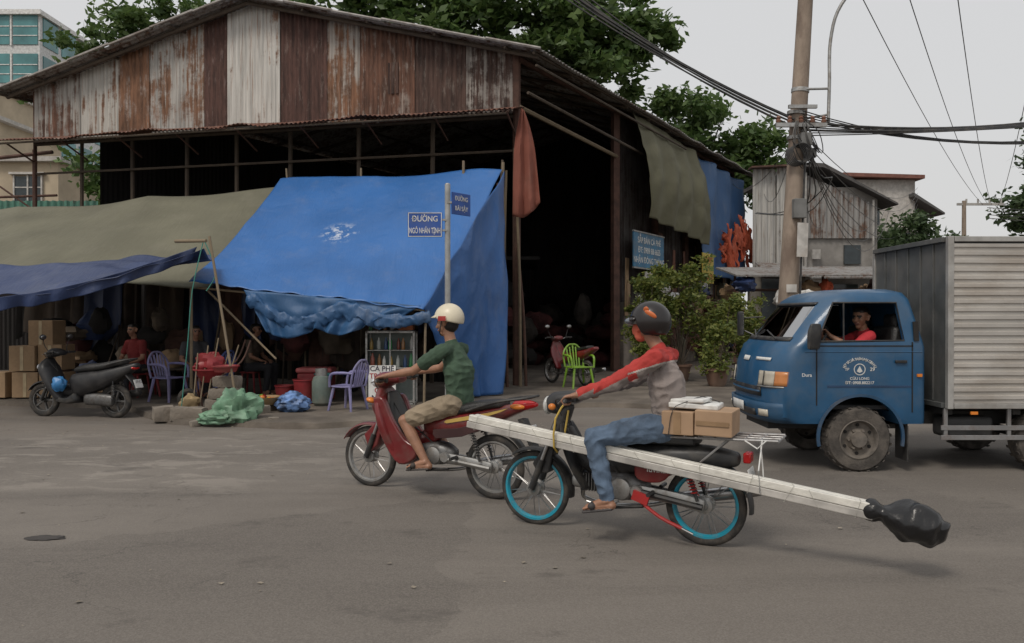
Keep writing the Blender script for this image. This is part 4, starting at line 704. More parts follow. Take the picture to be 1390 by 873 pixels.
def engine(par,x,z):
    O('crankcase',[g_sweep([(x-.05,0,z,.085,.085),(x+.05,0,z+.01,.1,.105),(x+.18,0,z+.01,.1,.1),(x+.27,0,z,.07,.07)],(0,1,0),18,3)],engM,par)
    O('side_cover',[g_lathe([(0,-.125),(.05,-.125),(.075,-.115),(.085,-.09),(.09,-.07)],(x+.12,0,z),'Y',24),g_lathe([(0,-.12),(.04,-.12),(.05,-.1)],(x+.24,0,z-.01),'Y',20)],alu,par)
    O('cylinder_fins',[g_box((x-.09-.022*k,0,z+.02),(.009,.15-.004*k,.13)) for k in range(6)],engM,par,False,.003); O('cylinder_head',g_sweep([(x-.2,0,z+.02,.06,.06),(x-.26,0,z+.02,.05,.055)],(0,1,0),14,3),alu,par)
    O('carburettor',[g_box((x-.02,0,z+.15),(.06,.05,.07)),g_cyl((x-.06,0,z+.16),(x+.06,0,z+.17),.02)],engM,par,True,.005)
    O('cables_and_hoses',[g_tube([(x-.02,-.03,z+.18),(x-.2,-.07,z+.3),(x-.36,-.05,z+.5)],.005,5,4),g_tube([(x+.1,-.06,z+.1),(x+.0,-.1,z+.2),(x-.1,-.06,z+.25)],.006,5,4),g_tube([(x-.22,-.05,z+.05),(x-.14,-.1,z+.15),(x,-.05,z+.2)],.005,5,4)],blk,par)
    O('exhaust_header',g_tube([(x-.2,.02,z-.03),(x-.22,.06,z-.12),(x-.05,.11,z-.17),(x+.25,.13,z-.15),(x+.5,.15,z-.08)],.017,10,5),chrome,par)
    O('muffler',g_tube([(x+.42,.16,z-.1),(x+.5,.165,z-.08),(x+1.0,.17,z+.02),(x+1.06,.17,z+.03)],[.025,.045,.045,.03],14,3),chrome,par)
    O('gear_pedal',g_tube([(x-.12,-.15,z-.1),(x+.02,-.15,z-.12),(x+.12,-.13,z-.08)],.008,6,3),chrome,par); O('kick_stand',g_tube([(x+.05,-.1,z-.14),(x+.3,-.14,z-.1)],.012,6),blk,par)
    O('foot_pegs',[g_tube([(x-.02,s_*.12,z-.11),(x-.02,s_*.28,z-.1)],.018,8) for s_ in(-1,1)]+[g_tube([(x+.36,s_*.1,z+.0),(x+.36,s_*.22,z)],.015,8) for s_ in(-1,1)],blk,par)
def forks(par,top,mt,R):
    for s_ in(-1,1):
        O('fork_leg_%d'%s_,g_tube([(0,s_*.075,R),(top[0]*.45,s_*.075,R+(top[2]-R)*.45)],[.026,.024],12),mt,par); O('fork_tube_%d'%s_,g_tube([(top[0]*.45,s_*.075,R+(top[2]-R)*.45),(top[0],s_*.07,top[2])],.016,10),chrome,par)
    O('axle',g_cyl((0,-.1,R),(0,.1,R),.012),chrome,par)
def bars(par,x,z,w,back=.0):
    O('handlebar',g_tube([(x+back,-w,z),(x+back-.02,-w*.6,z),(x-.03,-.08,z-.04),(x-.03,.08,z-.04),(x+back-.02,w*.6,z),(x+back,w,z)],.011,8,5),chrome,par)
    O('grips',[g_tube([(x+back,s_*(w-.12),z),(x+back,s_*w,z)],.017,10) for s_ in(-1,1)],blk,par); O('levers',[g_tube([(x+back-.02,s_*(w-.15),z+.01),(x+back-.055,s_*(w-.1),z-.005),(x+back-.05,s_*(w+.0),z-.02)],.006,6,3) for s_ in(-1,1)],chrome,par)
    O('switches',[g_box((x+back,s_*(w-.15),z),(.04,.045,.045)) for s_ in(-1,1)],blk,par,True,.006)
    O('control_cables',[g_tube([(x+back-.02,s_*(w-.15),z),(x-.14,s_*.14,z-.02),(x-.12,s_*.06,z-.15),(x-.02,0,z-.3)],.005,5,5) for s_ in(-1,1)],blk,par)
def mirrors(par,x,z,w):
    O('mirror_stems',[g_tube([(x,s_*w,z),(x-.03,s_*(w+.05),z+.1),(x-.02,s_*(w+.09),z+.2)],.006,6,4) for s_ in(-1,1)],blk,par)
    O('mirror_heads',[g_ell((x-.02,s_*(w+.1),z+.23),(.022,.07,.045)) for s_ in(-1,1)],blk,par); O('mirror_glass',[g_ell((x-.0,s_*(w+.1),z+.23),(.008,.058,.036)) for s_ in(-1,1)],chrome,par)
def plate(par,x,z,txt,tilt=.2):
    O('number_plate',g_box((x,0,z),(.006,.19,.14),(0,tilt,0)),white,par,False,.002)
    for k,t_ in enumerate(txt):
        c=bpy.data.curves.new('plate_text','FONT'); c.body=t_; c.size=.065; c.align_x='CENTER'; c.align_y='CENTER'; c.materials.append(blk); o=bpy.data.objects.new('plate_text_%d'%k,c); COL.objects.link(o); o.parent=par; o.location=(x+.006,0,z+.033-.066*k); o.rotation_euler=(math.pi/2,0,math.pi/2)
def shocks(par,x0,z0,x1,z1,mt=None):
    for s_ in(-1,1):
        pts=[];n=60
        for i in range(n+1):
            t=i/n; a=t*2*math.pi*8; c=V((x0+(x1-x0)*(.15+.6*t),s_*.12,z0+(z1-z0)*(.15+.6*t))); pts.append((c.x+.024*math.cos(a),c.y+.024*math.sin(a),c.z))
        O('shock_spring_%d'%s_,g_tube(pts,.005,5),mt or chrome,par); O('shock_rod_%d'%s_,g_tube([(x0,s_*.12,z0),(x1,s_*.12,z1)],.012,8),blk,par)
rz1=math.atan2(-.421,.907); b1=E('red_underbone_motorcycle',(-1.335,7.65,0),rz1); WB=1.306
wheel(b1,'front',0,.285,.03,alu); wheel(b1,'rear',WB,.285,.035,alu,36,.3); forks(b1,(.2,0,.78),blk,.285); engine(b1,.62,.36)
O('front_fender',g_arc((0,0,.285),.305,5,150,.062,.02),redP,b1); O('fender_bracket',g_ext([(-.03,.5),(.1,.62),(.18,.6),(.12,.4),(.03,.33)],-.068,.068),redP,b1,True,.012)
O('leg_shield',g_sweep([(.16,0,.93,.10,.045),(.19,0,.84,.19,.045),(.24,0,.7,.235,.05),(.31,0,.52,.23,.055),(.41,0,.36,.19,.05),(.47,0,.28,.13,.035)],(0,1,0),22,2.8),redP,b1)
O('side_panels',[g_ext([(.16,.86),(.27,.86),(.36,.68),(.5,.5),(.62,.44),(.6,.33),(.44,.27),(.3,.42),(.2,.62)],s_*.17-.03,s_*.17+.03,3) for s_ in(-1,1)],redP,b1,True,.015)
O('inner_shield',g_sweep([(.25,0,.9,.08,.02),(.31,0,.72,.16,.02),(.4,0,.52,.15,.02)],(0,1,0),14,2.8),blk,b1)
O('front_nose',g_sweep([(.1,0,.87,.03,.02),(.1,0,.78,.09,.06),(.15,0,.64,.07,.04),(.2,0,.54,.03,.02)],(0,1,0),16,2.2),redP,b1); O('indicators',[g_ell((.1,s_*.13,.83),(.05,.05,.025),rot=(0,.3,0)) for s_ in(-1,1)],amber,b1)
O('handlebar_cowl',g_sweep([(.1,0,.99,.08,.06),(.17,0,1.01,.12,.075),(.27,0,1.03,.13,.055),(.34,0,1.02,.09,.035)],(0,1,0),18,2.6),redP,b1); O('headlight',g_ell((.09,0,.99),(.05,.085,.055)),M('lens',(.6,.62,.65),.1),b1)
bars(b1,.28,1.03,.35,.02)
O('frame_tunnel',g_sweep([(.36,0,.46,.05,.06),(.5,0,.44,.055,.06),(.66,0,.52,.07,.08),(.78,0,.62,.09,.09)],(0,1,0),16,2.8),redP,b1)
O('side_fairing',[g_sweep([(.66,0,.62,.09,.09),(.85,0,.63,.125,.11),(1.1,0,.67,.135,.1),(1.35,0,.75,.12,.07),(1.6,0,.83,.07,.035)],(0,1,0),20,3)],redP,b1)
O('fairing_trim',[g_ext([(.78,.52),(1.05,.55),(1.3,.66),(1.28,.7),(1.0,.62),(.76,.6)],s_*.133-.006,s_*.133+.006,2) for s_ in(-1,1)],M('trim_dark',(.05,.02,.02),.4),b1,True,.004)
O('decal_stripe',[g_ext([(.9,.66),(1.3,.74),(1.5,.82),(1.3,.77),(.9,.69)],-.143,-.136,2)],M('gold_decal',(.5,.34,.09),.35),b1)
O('seat',g_sweep([(.62,0,.73,.07,.025),(.74,0,.755,.12,.035),(.95,0,.765,.13,.045),(1.15,0,.81,.13,.05),(1.4,0,.845,.11,.035)],(0,1,0),20,3),seatM,b1)
O('tail_light',g_sweep([(1.52,0,.83,.08,.045),(1.63,0,.84,.075,.04),(1.7,0,.845,.04,.02)],(0,1,0),16,2.6),redL,b1); O('rear_indicators',[g_ell((1.56,s_*.085,.83),(.07,.022,.025)) for s_ in(-1,1)],amber,b1)
O('grab_rail',g_tube([(1.1,-.15,.78),(1.4,-.16,.87),(1.66,-.1,.91),(1.7,0,.92),(1.66,.1,.91),(1.4,.16,.87),(1.1,.15,.78)],.012,8,4),blk,b1)
O('rear_fender',g_arc((WB,0,.285),.32,20,110,.06,.02),blk,b1); O('mud_flap',g_ext([(1.55,.72),(1.6,.72),(1.72,.45),(1.68,.45)],-.06,.06),blk,b1,True,.004); plate(b1,1.68,.6,('59-F1','482.17'),-.35)
O('swing_arm',[g_tube([(.85,s_*.1,.34),(WB,s_*.1,.285)],.02,8) for s_ in(-1,1)],alu,b1); O('chain_case',g_sweep([(.84,-.075,.34,.02,.05),(1.1,-.075,.32,.02,.045),(WB,-.075,.285,.02,.05)],(0,1,0),12,3),alu,b1); shocks(b1,1.22,.34,1.12,.66)
rz2=math.atan2(-.443,.893); b2=E('dark_underbone_motorcycle',(.18,6.24,0),rz2); wb2=1.31
wheel(b2,'front',0,.285,.026,teal); wheel(b2,'rear',wb2,.285,.032,teal,36,.2); forks(b2,(.2,0,.8),blk,.285); engine(b2,.6,.36)
O('front_fender',g_arc((0,0,.285),.3,-8,125,.055,.02),blk,b2); O('fender_bracket',g_ext([(.0,.48),(.1,.62),(.18,.6),(.14,.42),(.05,.4)],-.062,.062),blk,b2,True,.012)
O('steering_column',g_sweep([(.14,0,.6,.06,.05),(.2,0,.75,.075,.055),(.27,0,.93,.06,.05)],(0,1,0),16,2.6),blk,b2)
O('headlight_unit',g_sweep([(.14,0,.93,.07,.07),(.2,0,.95,.09,.085),(.3,0,.99,.085,.055),(.37,0,1.,.06,.03)],(0,1,0),18,2.4),blk,b2); O('headlight',g_ell((.11,0,.925),(.035,.07,.07)),M('lens2',(.5,.5,.48),.15),b2); O('indicators',[g_ell((.2,s_*.14,.93),(.03,.025,.025)) for s_ in(-1,1)],amber,b2)
bars(b2,.37,1.,.34,.015)
O('leg_shield',[g_sweep([(.26,0,.8,.12,.012),(.3,0,.68,.2,.014),(.37,0,.5,.2,.014),(.46,0,.34,.17,.012)],(0,1,0),18,2.8)],blk,b2)
O('down_tube',g_sweep([(.26,0,.74,.05,.06),(.36,0,.58,.05,.065),(.5,0,.49,.055,.06),(.66,0,.5,.06,.07),(.82,0,.6,.1,.1)],(0,1,0),16,2.8),blk,b2)
O('rear_body',g_sweep([(.78,0,.58,.09,.11),(.95,0,.58,.13,.11),(1.15,0,.6,.13,.1),(1.35,0,.62,.1,.08),(1.52,0,.62,.06,.05)],(0,1,0),20,3),blk,b2)
O('side_cover_panel',[g_ext([(.88,.62),(1.08,.62),(1.1,.52),(1.02,.44),(.86,.45),(.84,.55)],s_*.128-.02,s_*.128+.02,3) for s_ in(-1,1)],M('red_cover',(.2,.012,.012),.35,dirt=.35),b2,True,.01)
text('cover_lettering','luvina',.06,(1.0,-.155,.53),0,white,b2); 
O('seat',g_sweep([(.68,0,.7,.08,.03),(.8,0,.73,.125,.04),(1.05,0,.74,.135,.045),(1.25,0,.74,.13,.04)],(0,1,0),20,3),seatM,b2)
O('swing_arm',[g_tube([(.82,s_*.1,.36),(wb2,s_*.1,.285)],.022,8) for s_ in(-1,1)],blk,b2); shocks(b2,1.28,.33,1.18,.62,redB)
O('red_stand',[g_tube([(.86,-.12,.3),(1.02,-.14,.2),(1.18,-.15,.14)],.013,8,3),g_box((.88,-.13,.32),(.12,.03,.07),(0,.3,0))],redB,b2); O('stand_tip',g_tube([(1.02,-.142,.2),(1.26,-.155,.11)],.009,8),chrome,b2); O('chain_case',g_sweep([(.84,-.075,.35,.02,.05),(1.1,-.075,.33,.02,.045),(wb2,-.075,.29,.02,.05)],(0,1,0),12,3),alu,b2)
O('rear_fender',g_arc((wb2,0,.285),.31,-5,120,.06,.02),blk,b2); plate(b2,1.63,.5,('54-V6','90.38'),-.25); O('tail_light',g_box((1.6,0,.64),(.05,.12,.07)),redL,b2,True,.01)
rackM=M('rack_steel',(.3,.3,.3),.45,.6,dirt=.5,dcol=(.15,.1,.08),dsc=10)
O('luggage_rack',[g_tube([(1.05,s_*.14,.765),(1.4,s_*.16,.775),(1.82,s_*.16,.785)],.009,8,3) for s_ in(-1,1)]+[g_tube([(x_,-.16,.78),(x_,.16,.78)],.007,6) for x_ in(1.2,1.3,1.4,1.5,1.6,1.7,1.82)]+[g_tube([(1.1,s_*.05,.77),(1.82,s_*.05,.785)],.006,6) for s_ in(-1,1)]+[g_tube([(1.5,s_*.15,.78),(1.3,s_*.12,.6)],.008,6) for s_ in(-1,1)],rackM,b2)
bx=E('cardboard_parcels',(.18,6.24,0),rz2)
c2=M('fresh_cardboard',(.38,.25,.155),.8,var=.12,sc=3,dirt=.25,dcol=(.27,.18,.11)); O('parcel_a',g_box((1.16,-.05,.87),(.22,.3,.16)),c2,bx,False,.006); O('parcel_b',g_box((1.4,-.04,.88),(.25,.32,.17),(0,.02,.03)),c2,bx,False,.006)
O('tape',[g_box((1.16,-.203,.87),(.05,.004,.155)),g_box((1.4,-.206,.88),(.22,.004,.03),(0,.02,.03))],M('brown_tape',(.28,.18,.1),.3),bx,False); O('white_package',[g_box((1.25,-.03,.985),(.34,.24,.04),(0,.03,.05)),g_box((1.22,-.05,1.02),(.24,.2,.03),(0,-.04,-.1))],white,bx,True,.01); O('strap',[g_tube([(1.1,-.21,.78),(1.13,-.208,.96),(1.2,-.17,1.01),(1.3,-.05,1.045),(1.4,.05,1.)],.003,5,3)],blk,bx)
bd=E('wrapped_pole_bundle',(.18,6.24,0),rz2); wrapM=M('plastic_wrap',(.68,.66,.6),.3,var=.14,sc=7,bump=.4,bsc=20,dirt=.2,dcol=(.38,.35,.3),dsc=5); wrapM2=M('wrap_grey',(.42,.4,.37),.35,var=.3,sc=5)
A0=V((-.47,-.2,.80));A1=V((2.39,-.2,.40)); sl=(A1-A0)
for i in range(4):
    dy=-.024+.048*(i%2); dz=-.026+.052*(i//2)
    O('profile_%d'%i,g_box((A0+A1)/2+V((.012*(i%2),dy,dz)),(sl.length-.02*i,.046,.05),(0,math.atan2(-sl.z,sl.x),0)),wrapM if i!=0 else wrapM2,bd,True,.006)
g=[]
for i in range(12):
    t=.03+.94*(i+random.uniform(-.35,.35)*(0<i<11))/11; c_=A0+sl*t; sl_=random.uniform(-.8,.8); w2=.051
    g.append(g_tube([c_+V((sl_*.05,-w2,w2+.004)),c_+V((-sl_*.05,-w2,-w2-.004)),c_+V((.01,w2,-w2)),c_+V((0,w2,w2)),c_+V((sl_*.05,-w2,w2+.004))],.0014,4))
O('tape_wraps',g,M('tape_clear',(.5,.49,.44),.25),bd)
O('white_ties',[g_tube([(1.72,-.17,.79),(1.71,-.255,.6),(1.72,-.255,.46),(1.73,-.15,.46),(1.72,-.15,.6),(1.7,-.13,.78)],.005,6),g_tube([(1.6,-.16,.78),(1.7,-.24,.74),(1.75,-.2,.79)],.005,6)],white,bd)
O('yellow_strap',[g_tube([(.3,-.1,.97),(.28,-.26,.86),(.27,-.262,.65),(.28,-.15,.63),(.3,-.06,.9)],.008,6,2)],M('yellow_strap',(.5,.34,.06),.6),bd)
rows=[];
for i in range(20):
    t=i/19; c_=A1+sl.normalized()*(-.04+.42*t); rr=.062+.02*math.sin(math.pi*t*.5)+.06*max(0,math.sin(math.pi*(t-.3)/.75))*(t>.3)-.018*math.exp(-((t-.2)/.08)**2); 
    if t>.93: rr*=.8
    rows.append((c_.x,c_.y,c_.z-.03*t,rr,rr*.95))
v_,f_=g_sweep(rows,(0,1,0),40,2.,3); v_=[V(p)+V((noise.noise(V(p)*9)*.02,noise.noise(V(p)*10+V((5,0,0)))*.025,noise.noise(V(p)*9+V((0,9,0)))*.03))+V((0,1,1))*.005*ridge(p[0]*9,p[1]*22,p[2]*22) for p in v_]
O('black_bag_end',(v_,f_),M('black_bag',(.012,.012,.013),.28,bump=.3,bsc=20),bd,True,0,1,ang=180)
# ------------------------------------------------------------------ riders
def helmet(par,c,mt,rx=.145,ry=.125,rz=.14,tilt=0.,full=True,brim=None):
    vs=[];fs=[];n=40;m=18
    for i in range(m+1):
        for j in range(n):
            w_=2*math.pi*j/n; front=-math.cos(w_)
            if full: lo=-.66 if front<.25 else min(.22,-.66+(front-.25)/.35*.88)
            else: lo=-.12-.25*max(0,-front)+.2*max(0,front)
            a0=math.asin(lo); a=a0+(math.pi/2-a0)*i/m
            vs.append(V((rx*math.cos(a)*math.cos(w_),ry*math.cos(a)*math.sin(w_),rz*math.sin(a))))
    for i in range(m):
        for j in range(n): fs.append((i*n+j,i*n+(j+1)%n,(i+1)*n+(j+1)%n,(i+1)*n+j))
    h=E('helmet',c); h.parent=par; h.rotation_euler=(0,tilt,0)
    O('shell',(vs,fs),mt,h,True,solid=.012,ang=70)
    if brim:
        vv=[];ff=[]
        for k in range(13):
            a=-1.05+2.1*k/12; 
            for q,(rr,zz) in enumerate(((.97,.22*rz/.14*.14),(1.18+.12*math.cos(a),.005))): vv.append(V((-rx*rr*math.cos(a),ry*min(rr,1.08)*math.sin(a),zz)))
        for k in range(12): ff.append((2*k,2*k+1,2*k+3,2*k+2))
        O('peak',(vv,ff),brim,h,True,solid=.008)
    return h
mp1={'skin':skin,'shirt':M('olive_tshirt',(.05,.088,.056),.9,var=.15,bump=.2,bsc=80),'pants':M('khaki_shorts',(.27,.215,.15),.9,var=.12,bump=.2,bsc=90),'hair':hairM,'lip':lipM,'eye':eyeM,'shoe':M('flipflop',(.06,.05,.045),.7)}
r1=E('man_riding_motorcycle',(-1.335,7.65,0),rz1)
figure('rider1',dict(pel=(.96,0,.84),chest=(.95,0,1.12),neck=(.87,0,1.36),head=(.835,0,1.545),shl=(.88,-.175,1.30),shr=(.88,.175,1.30),ell=(.62,-.25,1.12),elr=(.62,.25,1.12),wrl=(.385,-.29,1.075),wrr=(.385,.29,1.075),grl=(.30,-.29,1.03),grr=(.30,.29,1.03),
  hipl=(.94,-.09,.83),hipr=(.94,.09,.83),knl=(.5,-.2,.67),knr=(.5,.2,.67),anl=(.735,-.22,.32),anr=(.735,.22,.32),toel=(.59,-.235,.275),toer=(.59,.235,.275)),mp1,r1,.0055,True,True,hf=(-1,0,-.08),hair=True,foldamp=.013)
h=helmet(r1,(.85,0,1.585),cream,.135,.115,.13,.0,False,cream)
O('decal',[g_lathe([(.1352,-.02),(.1362,.0),(.1352,.02)],(0,0,0),'Z',6,False,-1.9,-1.3)],redB,h); O('chin_strap',g_tube([(.83,-.105,1.56),(.8,-.085,1.46),(.78,0,1.435),(.8,.085,1.46),(.83,.105,1.56)],.006,6,4),blk,r1)
jr=M('jacket_red',(.42,.04,.033),.85,var=.15,bump=.25,bsc=70); jg=M('jacket_grey',(.23,.195,.18),.85,var=.12,bump=.25,bsc=70); jw=M('jacket_piping',(.4,.37,.34),.8)
mp2={'skin':skin,'shirt':jg,'red':jr,'pipe':jw,'pants':M('blue_jeans',(.085,.125,.185),.9,var=.4,sc=5,bump=.3,bsc=120),'hair':hairM,'lip':lipM,'eye':eyeM,'shoe':M('sandal',(.05,.045,.045),.7),'mask':M('face_mask',(.55,.12,.07),.85)}
def rc(l,c):
    if l!='shirt': return l
    x,y,z=c
    if x<.84 and abs(y)>.13:
        t=(.98-x)/.5; zc=1.30-.27*t
        if x<.6: return 'red' if z>zc+.0 else 'shirt'
        return 'red' if z>zc-.038 else 'shirt'
    k=1.235+ (x-.95)*.35
    if z>k+.012: return 'red'
    if z>k: return 'pipe'
    if x<.9 and z>1.1: return 'red'
    return 'shirt'
r2=E('man_riding_motorcycle.001',(.18,6.24,0),rz2)
figure('rider2',dict(pel=(1.05,0,.83),chest=(1.03,0,1.13),neck=(.97,0,1.37),head=(.9,0,1.54),shl=(1.0,-.185,1.31),shr=(1.0,.185,1.31),ell=(.73,-.27,1.13),elr=(.73,.27,1.13),wrl=(.475,-.29,1.045),wrr=(.475,.29,1.045),grl=(.385,-.29,1.0),grr=(.385,.29,1.0),
  hipl=(1.02,-.1,.82),hipr=(1.02,.1,.82),knl=(.585,-.29,.745),knr=(.585,.24,.74),anl=(.70,-.32,.32),anr=(.70,.26,.32),toel=(.56,-.335,.265),toer=(.56,.27,.265)),mp2,r2,.0055,False,False,hf=(-1,0,-.03),mask=True,recolor=rc,foldamp=.015,collar='red')
hb_=M('black_helmet',(.014,.011,.011),.3,coat=.15)
h=helmet(r2,(.912,0,1.567),hb_,.145,.124,.14,0.,True,hb_)
O('visor_goggles',g_ell((-.135,0,.0),(.05,.1,.032)),M('smoke_visor',(.14,.16,.18),.1),h); O('goggle_strap',g_lathe([(.146,-.02),(.149,0),(.146,.02)],(0,0,0),'Z',30,False,0.2,2*math.pi-.2),blk,h).scale=(1,.86,1); O('orange_emblem',[g_ell((.035,-.115,.05),(.05,.012,.022),rot=(.35,.5,0)),g_ell((.0,-.106,.08),(.022,.012,.03),rot=(.6,.4,0))],M('emb',(.5,.13,.04),.4),h)
O('glove_cuffs',[g_tube([(.47,s_*.29,1.045),(.5,s_*.288,1.055)],.034,12) for s_ in(-1,1)],jw,r2)
# ------------------------------------------------------------------ parked scooter
sc=E('black_parked_scooter',(-7.5,13.0,0),-.17); bk2=M('matt_black',(.02,.02,.022),.4,dirt=.3,dcol=(.08,.075,.07),dsc=6); sw=1.27
for nm,x_ in(('front',0),('rear',sw)):
    R=.27; O(nm+'_tyre',g_lathe([(R-.048+.048*math.cos(a),.045*math.sin(a)) for a in [k*math.pi/6 for k in range(12)]],(x_,0,R),'Y',40,True),tyreM,sc); O(nm+'_rim',[g_lathe([(.185,-.03),(.17,-.03),(.17,.03),(.185,.03)],(x_,0,R),'Y',36,True),g_lathe([(0,-.045),(.04,-.045),(.04,.045),(0,.045)],(x_,0,R),'Y',20)]+[g_box((x_+.1*math.cos(a),0,R+.1*math.sin(a)),(.15,.03,.026),(0,-a,0)) for a in [k*math.pi*2/5 for k in range(5)]],engM,sc)
forks(sc,(.2,0,.7),blk,.27); O('front_fender',g_arc((0,0,.27),.285,0,150,.06,.025),bk2,sc)
O('front_apron',g_sweep([(.1,0,.92,.1,.04),(.08,0,.8,.19,.1),(.16,0,.62,.21,.09),(.26,0,.44,.2,.08),(.36,0,.3,.17,.07)],(0,1,0),20,2.6),bk2,sc); O('headlights',[g_ell((.0,s_*.08,.8),(.05,.06,.05)) for s_ in(-1,1)],M('lens3',(.5,.52,.55),.1),sc)
O('floorboard',g_sweep([(.34,0,.3,.17,.06),(.5,0,.28,.17,.06),(.64,0,.32,.17,.09)],(0,1,0),16,3.5),blk,sc); O('tunnel',g_sweep([(.36,0,.45,.09,.1),(.52,0,.42,.1,.1),(.66,0,.5,.12,.12)],(0,1,0),16,2.8),bk2,sc)
O('rear_body',g_sweep([(.58,0,.5,.12,.19),(.8,0,.56,.17,.19),(1.1,0,.63,.18,.15),(1.4,0,.74,.14,.1),(1.64,0,.84,.07,.04)],(0,1,0),20,2.8),bk2,sc); O('seat',g_sweep([(.6,0,.75,.08,.04),(.8,0,.79,.15,.06),(1.1,0,.82,.16,.06),(1.42,0,.89,.12,.05)],(0,1,0),20,3),seatM,sc)
O('engine',[g_sweep([(.8,0,.3,.11,.1),(1.,-.03,.3,.11,.1),(1.27,-.1,.28,.05,.09)],(0,1,0),16,3)],engM,sc); O('muffler',g_tube([(.95,.14,.25),(1.1,.16,.3),(1.5,.17,.38),(1.58,.17,.4)],[.03,.06,.06,.04],14,3),blk,sc); O('tail_light',g_ell((1.6,0,.8),(.06,.09,.035)),redL,sc); O('rear_mudguard',g_sweep([(1.45,0,.72,.08,.02),(1.6,0,.56,.08,.015),(1.68,0,.42,.07,.01)],(0,1,0),12,3),blk,sc); plate(sc,1.66,.55,('59-P2','715.03'),-.35)
O('cockpit',g_sweep([(.1,0,.98,.08,.05),(.2,0,1.03,.14,.07),(.32,0,1.02,.12,.04)],(0,1,0),16,2.6),bk2,sc); bars(sc,.26,1.03,.33,.03); mirrors(sc,.24,1.05,.2); O('grab_rail',g_tube([(1.2,-.16,.84),(1.5,-.14,.92),(1.62,0,.94),(1.5,.14,.92),(1.2,.16,.84)],.014,8,4),blk,sc); shocks(sc,1.3,.3,1.3,.6)
O('hanging_blue_bag',g_lump((.42,-.2,.54),(.11,.09,.12),.3,5),M('bluebag',(.03,.17,.4),.4),sc)
m2=E('parked_motorcycle',(.9,18.3,.11),-1.0)
wheel(m2,'front',0,.285,.03,alu,20); wheel(m2,'rear',1.25,.285,.035,alu,20); forks(m2,(.2,0,.78),blk,.285); engine(m2,.6,.36); O('body',[g_sweep([(.66,0,.62,.09,.09),(1.1,0,.67,.135,.1),(1.6,0,.83,.07,.035)],(0,1,0),20,3),g_sweep([(.16,0,.93,.10,.045),(.24,0,.7,.2,.05),(.41,0,.36,.17,.05)],(0,1,0),20,2.8),g_sweep([(.1,0,.98,.08,.06),(.27,0,1.02,.12,.05)],(0,1,0)),g_sweep([(.36,0,.46,.05,.06),(.78,0,.62,.09,.09)],(0,1,0))],redP,m2); O('seat',g_sweep([(.62,0,.73,.07,.025),(.95,0,.765,.13,.045),(1.4,0,.845,.11,.035)],(0,1,0),20,3),seatM,m2); bars(m2,.28,1.03,.35); mirrors(m2,.26,1.04,.2)
# ------------------------------------------------------------------ seated people under awning
def seated(i,x,y,rz,sh,pn,seat=.45,lean=.05):
    nm='seated_person' if i==0 else 'seated_person.%03d'%i
    p=E(nm,(x,y,.11),rz); k=seat+.09
    figure(nm,dict(pel=(0,0,k),chest=(-lean,0,k+.3),neck=(-lean*1.5,0,k+.53),head=(-lean*1.8-.02,0,k+.7),shl=(-lean,-.18,k+.46),shr=(-lean,.18,k+.46),ell=(-.08-lean,-.25,k+.2),elr=(-.08-lean,.25,k+.2),wrl=(-.28,-.15,k+.12),wrr=(-.28,.15,k+.12),grl=(-.35,-.12,k+.09),grr=(-.35,.12,k+.09),
      hipl=(0,-.09,k-.01),hipr=(0,.09,k-.01),knl=(-.43,-.13,k),knr=(-.43,.13,k),anl=(-.4,-.13,.08),anr=(-.36,.13,.08),toel=(-.55,-.14,.045),toer=(-.51,.14,.045)),{'skin':skin,'shirt':sh,'pants':pn,'hair':hairM,'lip':lipM,'eye':eyeM,'shoe':blk},p,.011,True,False)
    st_=E('plastic_stool' if i==0 else 'plastic_stool.%03d'%i,(x,y,.11),rz); O('top',g_box((0,0,.43),(.3,.3,.03)),rdp,st_,True,.012); O('legs',[g_tube([(sx*.11,sy*.11,.42),(sx*.15,sy*.15,0)],[.02,.015],6) for sx in(-1,1) for sy in(-1,1)],rdp,st_)
    return p
dp=M('dark_trousers',(.03,.03,.035),.9)
seated(0,-6.95,15.05,1.2,M('red_shirt',(.2,.025,.025),.9),dp); seated(1,-5.95,15.1,2.2,M('grey_shirt',(.07,.07,.075),.9),dp,.42,.12); seated(2,-5.0,15.5,3.0,M('tan_shirt',(.1,.075,.055),.9),dp)
# ------------------------------------------------------------------ truck
tk=E('blue_delivery_truck',(0,9.1,0)); bluP=M('truck_blue',(.014,.08,.175),.36,var=.08,dirt=.3,dcol=(.11,.13,.15),dsc=2.6,coat=.25)
SEC=[(.50,2.70,4.25,.79),(.56,2.62,4.25,.80),(.85,2.60,4.25,.80),(1.10,2.63,4.25,.80),(1.28,2.70,4.25,.80),(1.34,2.77,4.235,.797),(1.55,2.94,4.18,.765),(1.78,3.13,4.12,.725),(1.85,3.24,4.08,.67),(1.89,3.45,3.98,.52)]
def sec(z):
    for a,b in zip(SEC,SEC[1:]):
        if z<=b[0]: t=(z-a[0])/(b[0]-a[0]); return [a[i]+(b[i]-a[i])*t for i in range(4)]
    return SEC[-1]
CD=.34;PW=2.6
def fx(y,z,d=0): s=sec(z); q=min(1,abs(y)/s[3]); return s[1]+CD*(1-(1-q**PW)**(1/PW))
